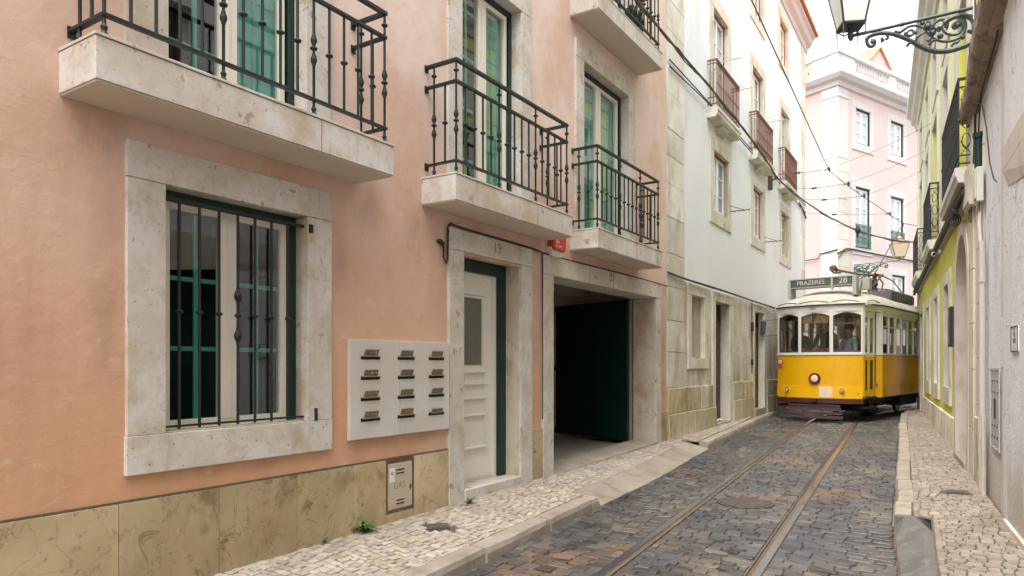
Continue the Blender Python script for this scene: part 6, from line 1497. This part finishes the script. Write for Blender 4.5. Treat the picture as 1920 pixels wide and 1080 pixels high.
text('route_number', '28', .20, mSignTx, SF, (.50, y0+.016, 3.292), (R(90), 0, 0), .001, 1.05)
mb = MB(); mb.prism([(.811, 3.05), (.85, 3.12), (.865, 3.25), (.85, 3.34), (.811, 3.38)], 'y', .60, .75); mb.build('side_lamp_housing', mSignBox, SB, bevel=.006)
mb = MB(); mb.box(.70, .93, 1.05, 1.25, 3.10, 3.38); mb.build('side_sign_box', mSignBox, SB, bevel=.006)
mb = MB(); mb.tube([(-.12, .6, 3.45), (-.16, .6, 3.52)], .006, 5); mb.tube([(.04, .6, 3.45), (.09, .6, 3.53)], .006, 5); mb.build('antenna', mCable, SB)
# roof gear: resistor box, poles
mb = MB(); mb.box(.35, .95, 2.9, 5.4, 2.98, 3.20); 
for k in range(9): mb.box(.33, .97, 2.95+k*.27, 3.0+k*.27, 2.97, 3.23)
mb.build('resistor_box', M('grey_resistor_box', (.10, .10, .105), .6), tram, bevel=.008)
mb = MB(); mb.box(-.22, .22, 4.6, 5.3, 3.12, 3.24); mb.lathe((0, 5, 3.24), [(.10, 0), (.07, .12), (.11, .18), (.06, .3), (.10, .36), (.05, .62), (.12, .68)], 12)
mb.tube([(-.15, 4.7, 3.3), (.1, 4.9, 3.7), (.2, 5.1, 3.9)], .02, 6); mb.tube([(.25, 4.6, 3.25), (.28, 4.8, 3.6), (.1, 5, 3.85)], .025, 6); TB = mb.build('pole_base', M('dark_gear', (.07, .06, .05), .6), tram, smooth=True)
mb = MB(); mb.tube([(.0, 5.0, 3.93), (0, 8.15, 5.83)], [.022, .012], 8); TP = mb.build('trolley_pole', mCableBr, tram); mb = MB(); mb.lathe((0, 8.17, 5.85), [(.05, -.03), (.09, -.01), (.04, 0), (.09, .01), (.05, .03)], 12, 'x'); mb.build('trolley_wheel', mCable, TP)
mb = MB(); mb.tube([(0, 1.55, 3.70), (0, 3.5, 3.77), (0, 5.8, 3.95)], [.03, .03, .05], 8); mb.tube([(0, 1.2, 3.70), (0, 1.35, 3.74), (0, 1.6, 3.69)], [.06, .075, .05], 8); mb.tube([(-.02, 1.2, 3.66), (0, 1.4, 3.60), (.0, 1.9, 3.66)], .025, 6)
mb.tube([(0, 5.8, 3.95), (.1, 6.6, 3.85), (.25, 7.3, 3.45)], .02, 6); mb.build('folded_pole', M('rusty_pole', (.17, .09, .06), .7, [((.28, .19, .14), (9, 9, 9), .5, .7, .6)]), tram, smooth=True)
mb = MB(); mb.box(.25, .5, 5.6, 6.0, 3.0, 3.3); mb.tube([(-.3, 4.4, 3.5), (.35, 5.2, 3.45), (.45, 6.2, 3.40), (.5, 7.0, 3.2)], .018, 6); mb.build('roof_cable_box', mCable, tram)
# underframe and wheels
mb = MB(); mb.box(-1.02, 1.02, .25, LEN-.25, .42, .50); mb.box(-.9, .9, .5, LEN-.5, .30, .42); mb.box(-.75, -.62, 2.4, 6.1, .2, .42); mb.box(.62, .75, 2.4, 6.1, .2, .42); mb.box(.75, 1.1, 3.2, 5.0, .18, .46); mb.box(-1.1, -.75, 3.2, 5.0, .18, .46); mb.box(-.95, .95, .95, 1.3, .12, .40)
mb.build('underframe', mTramDk, tram)
for y in (3.0, 5.5):
    for x in (-.45, .45):
        mb = MB(); mb.lathe((x, y, .24), [(.10, -.05), (.30, -.045), (.33, -.04), (.33, .025), (.355, .03), (.355, .05), (.1, .055)], 24, 'x'); mb.build('wheel', M('wheel_steel', (.08, .065, .06), .5, metal=.5), tram, smooth=True)
# interior
mb = MB(); mb.box(-1.12, 1.12, .95, LEN-.95, .76, .80); mb.box(-.92, .92, .2, .95, .55, .60); mb.build('floor', mWood, tram)
for (x0, x1) in ((-1.08, -.32), (.32, 1.08)):
    for y in (1.7, 2.5, 3.3, 4.1, 4.9, 5.7, 6.5):
        mb = MB(); mb.box(x0, x1, y, y+.42, 1.18, 1.24); mb.box(x0, x1, y+.40, y+.45, 1.2, 1.78); mb.box(x0+.05, x1-.05, y+.1, y+.3, .8, 1.18); mb.build('bench_seat', mWood, tram, bevel=.01)
mb = MB(); mb.box(-.30, .12, .12, .38, .6, 1.50); mb.lathe((-.1, .25, 1.50), [(.16, 0), (.16, .08), (.05, .1), (.05, .14)], 14); mb.tube([(-.1, .25, 1.62), (.05, .2, 1.63)], .015, 6); mb.build('controller', M('brass_controller', (.22, .16, .08), .4, metal=.4), tram, bevel=.01)
mb = MB()
for x in (-.85, .0, .85):
    if x: mb.box(x-.22, x+.22, .98, 1.03, .8, 1.6)
for x in (-1.05, -.42, .42, 1.05): mb.box(x-.04, x+.04, .98, 1.03, .8, 2.65)
mb.box(-1.05, 1.05, .98, 1.03, 2.40, 2.65); mb.build('bulkhead', mWood, tram)
mb = MB()
for x in (-.45, .45): mb.tube([(x, 1.2, 2.45), (x, LEN-1.2, 2.45)], .016, 6)
for x in (-.5, .5): mb.tube([(x, 1.15, .8), (x, 1.15, 2.66)], .016, 6)
mb.build('grab_rail', mChrome, tram)
for k in range(5):
    for x in (-.45, .45):
        mb = MB(); mb.tube([(x, 1.35+k*.35, 2.44), (x, 1.35+k*.35, 2.30)], .008, 5); mb.tube([(x-.05, 1.35+k*.35, 2.22), (x-.03, 1.35+k*.35, 2.29), (x+.03, 1.35+k*.35, 2.29), (x+.05, 1.35+k*.35, 2.22), (x-.05, 1.35+k*.35, 2.22)], .012, 5); mb.build('strap_handle', mPlasWhite, tram)

# ------------------------------------------------------------------ PEOPLE in the tram (tram-local coordinates converted to world)
def T2W(x, y, z):
    a = R(-9.2); x *= .93; y *= .93; return Vector((1.10+x*math.cos(a)-y*math.sin(a), 16.88+x*math.sin(a)+y*math.cos(a), .333+z*.93))
def skin(name, verts, edges, rad, mat, parent, root=0, sub=1):
    me = bpy.data.meshes.new(name); me.from_pydata(verts, edges, []); o = bpy.data.objects.new(name, me); col.objects.link(o); o.parent = parent
    m = o.modifiers.new('s', 'SKIN'); m.use_smooth_shade = True
    if not me.skin_vertices: 
        pass
    sv = me.skin_vertices[0].data if me.skin_vertices else None
    for i, r in enumerate(rad):
        sv[i].radius = r if isinstance(r, tuple) else (r, r); sv[i].use_root = (i == root)
    s = o.modifiers.new('u', 'SUBSURF'); s.levels = sub; s.render_levels = sub
    me.materials.append(mat); return o
def person(label, loc, rz, top, top_m, seated=False, handL=(-.24, -.22, 1.10), handR=(.24, -.22, 1.10), turn=0.0, group=None):
    """standing figure facing -y; z measured from the soles"""
    p = thing('person', label, 'person', loc, rz, group); p.scale = (.93, .93, .93)
    H = 0 if not seated else -.42
    hip = .93+H; V = []; E_ = []; Rr = []
    def v(x, y, z, r): V.append((x, y, z)); Rr.append(r); return len(V)-1
    def e(a, b): E_.append((a, b))
    pel = v(0, 0, hip, (.15, .10)); sp = v(0, -.01, hip+.18, (.135, .095)); ch = v(0, .0, hip+.38, (.155, .105)); cl = v(0, .01, hip+.50, (.11, .075)); nk = v(0, .0, hip+.58, .052); hb = v(0, -.02, hip+.66, (.065, .075))
    hm = v(0, -.025, hip+.74, (.075, .092)); ht = v(0, -.01, hip+.81, (.062, .078))
    for a, b in ((pel, sp), (sp, ch), (ch, cl), (cl, nk), (nk, hb), (hb, hm), (hm, ht)): e(a, b)
    for sx_, hd in ((-1, handL), (1, handR)):
        sh = v(sx_*.185, .0, hip+.475, .062); el = v(sx_*.26, (hd[1]*.25)+.04, hip+.20, .043); wr = v(hd[0]*.98, hd[1]*.8, hd[2]+H-.01, .028); pa = v(hd[0], hd[1], hd[2]+H, (.038, .020))
        e(cl, sh); e(sh, el); e(el, wr); e(wr, pa)
        kn_y = -.42 if seated else -.02; 
        th = v(sx_*.10, 0, hip-.04, .085); kn = v(sx_*.11, kn_y, (hip if seated else .50), .058); an = v(sx_*.11, (kn_y if seated else .02), .08, .040); to = v(sx_*.12, (kn_y if seated else .02)-.17, .035, (.042, .03))
        e(pel, th); e(th, kn); e(kn, an); e(an, to)
        # fingers and thumb
        d = Vector((0, -1, -.15)).normalized(); base = Vector(hd)+Vector((0, 0, H))
    body_ = skin('body', V, E_, Rr, mSkin, p)
    for sx_, hd in ((-1, handL), (1, handR)):
        for k, ln in enumerate((.062, .072, .068, .052)):
            b = Vector((hd[0]+(k-1.5)*.019, hd[1], hd[2]+H)); skin('finger', [tuple(b), tuple(b+Vector((0, -ln*.55, -.004))), tuple(b+Vector((0, -ln*.9, -.03)))], [(0, 1), (1, 2)], [.009, .0085, .007], mSkin, p)
        b = Vector((hd[0]-sx_*.03, hd[1]+.02, hd[2]+H)); skin('finger', [tuple(b), tuple(b+Vector((-sx_*.03, -.03, .0))), tuple(b+Vector((-sx_*.035, -.06, -.012)))], [(0, 1), (1, 2)], [.011, .010, .008], mSkin, p)
    # clothes: slightly larger skins over torso and arms, legs
    V2 = [V[pel], V[sp], V[ch], V[cl]]; E2 = [(0, 1), (1, 2), (2, 3)]; R2 = [(.165, .115), (.152, .112), (.172, .122), (.12, .088)]
    n0 = 8
    idx = 4
    for s_i in range(2):
        o_ = 8+s_i*8; sh, el, wr = V[o_], V[o_+1], V[o_+2]
        V2 += [sh, el, tuple(Vector(wr).lerp(Vector(el), .12))]; R2 += [.075, .056, .040]; E2 += [(3, idx), (idx, idx+1), (idx+1, idx+2)]; idx += 3
    skin(top, V2, E2, R2, top_m, p)
    V3 = [V[pel]]; E3 = []; R3 = [(.16, .112)]; idx = 1
    for s_i in range(2):
        o_ = 8+s_i*8+4; V3 += [V[o_], V[o_+1], tuple(Vector(V[o_+2])+Vector((0, 0, .04)))]; R3 += [.098, .072, .06]; E3 += [(0, idx), (idx, idx+1), (idx+1, idx+2)]; idx += 3
    skin('trousers', V3, E3, R3, mTrous, p)
    zc_ = hip+.775
    mb = MB(); mb.ball((0, .012, zc_+.012), .098, 14, 1.12); Hh = mb.build('hair', mHair, p, smooth=True)
    Hh.data.transform(Matrix.Translation((0, .022, .02)))
    mb = MB(); mb.hexa([(-.014, -.125, zc_-.045), (.014, -.125, zc_-.045), (.014, -.09, zc_-.05), (-.014, -.09, zc_-.05), (-.006, -.112, zc_-.005), (.006, -.112, zc_-.005), (.006, -.09, zc_), (-.006, -.09, zc_)]); mb.build('nose', mSkin, p, bevel=.004)
    for s in (-1, 1):
        mb = MB(); mb.ball((s*.031, -.103, zc_-.012), .012, 8); mb.build('eye', mPaper, p, smooth=True); mb = MB(); mb.ball((s*.031, -.112, zc_-.012), .006, 6); mb.build('pupil', mBlack, p)
        mb = MB(); mb.tube([(s*.082, -.02, zc_-.05), (s*.092, -.01, zc_-.02), (s*.088, -.0, zc_+.01)], .011, 6); mb.build('ear', mSkin, p)
    mb = MB(); mb.box(-.024, .024, -.112, -.095, zc_-.082, zc_-.074); mb.build('mouth', M('lips', (.30, .10, .08), .6), p, bevel=.003)
    return p
person('tram driver in a dark jacket and pale shirt standing behind the middle window', T2W(.02, .74, .60), R(-9.2), 'jacket', mJacket, handL=(-.14, -.34, 1.08), handR=(.16, -.36, 1.05))
person('passenger in dark clothes behind the left front window of the tram', T2W(-.62, .78, .52), R(-9.2+55), 'jacket', mJacket, handL=(-.16, -.34, 1.12), handR=(.16, -.34, 1.16))
person('passenger in a light blue shirt behind the right front window of the tram', T2W(.52, .86, .42), R(-9.2-30), 'shirt', mShirt, handL=(-.14, -.34, 1.12), handR=(.14, -.36, 1.15))
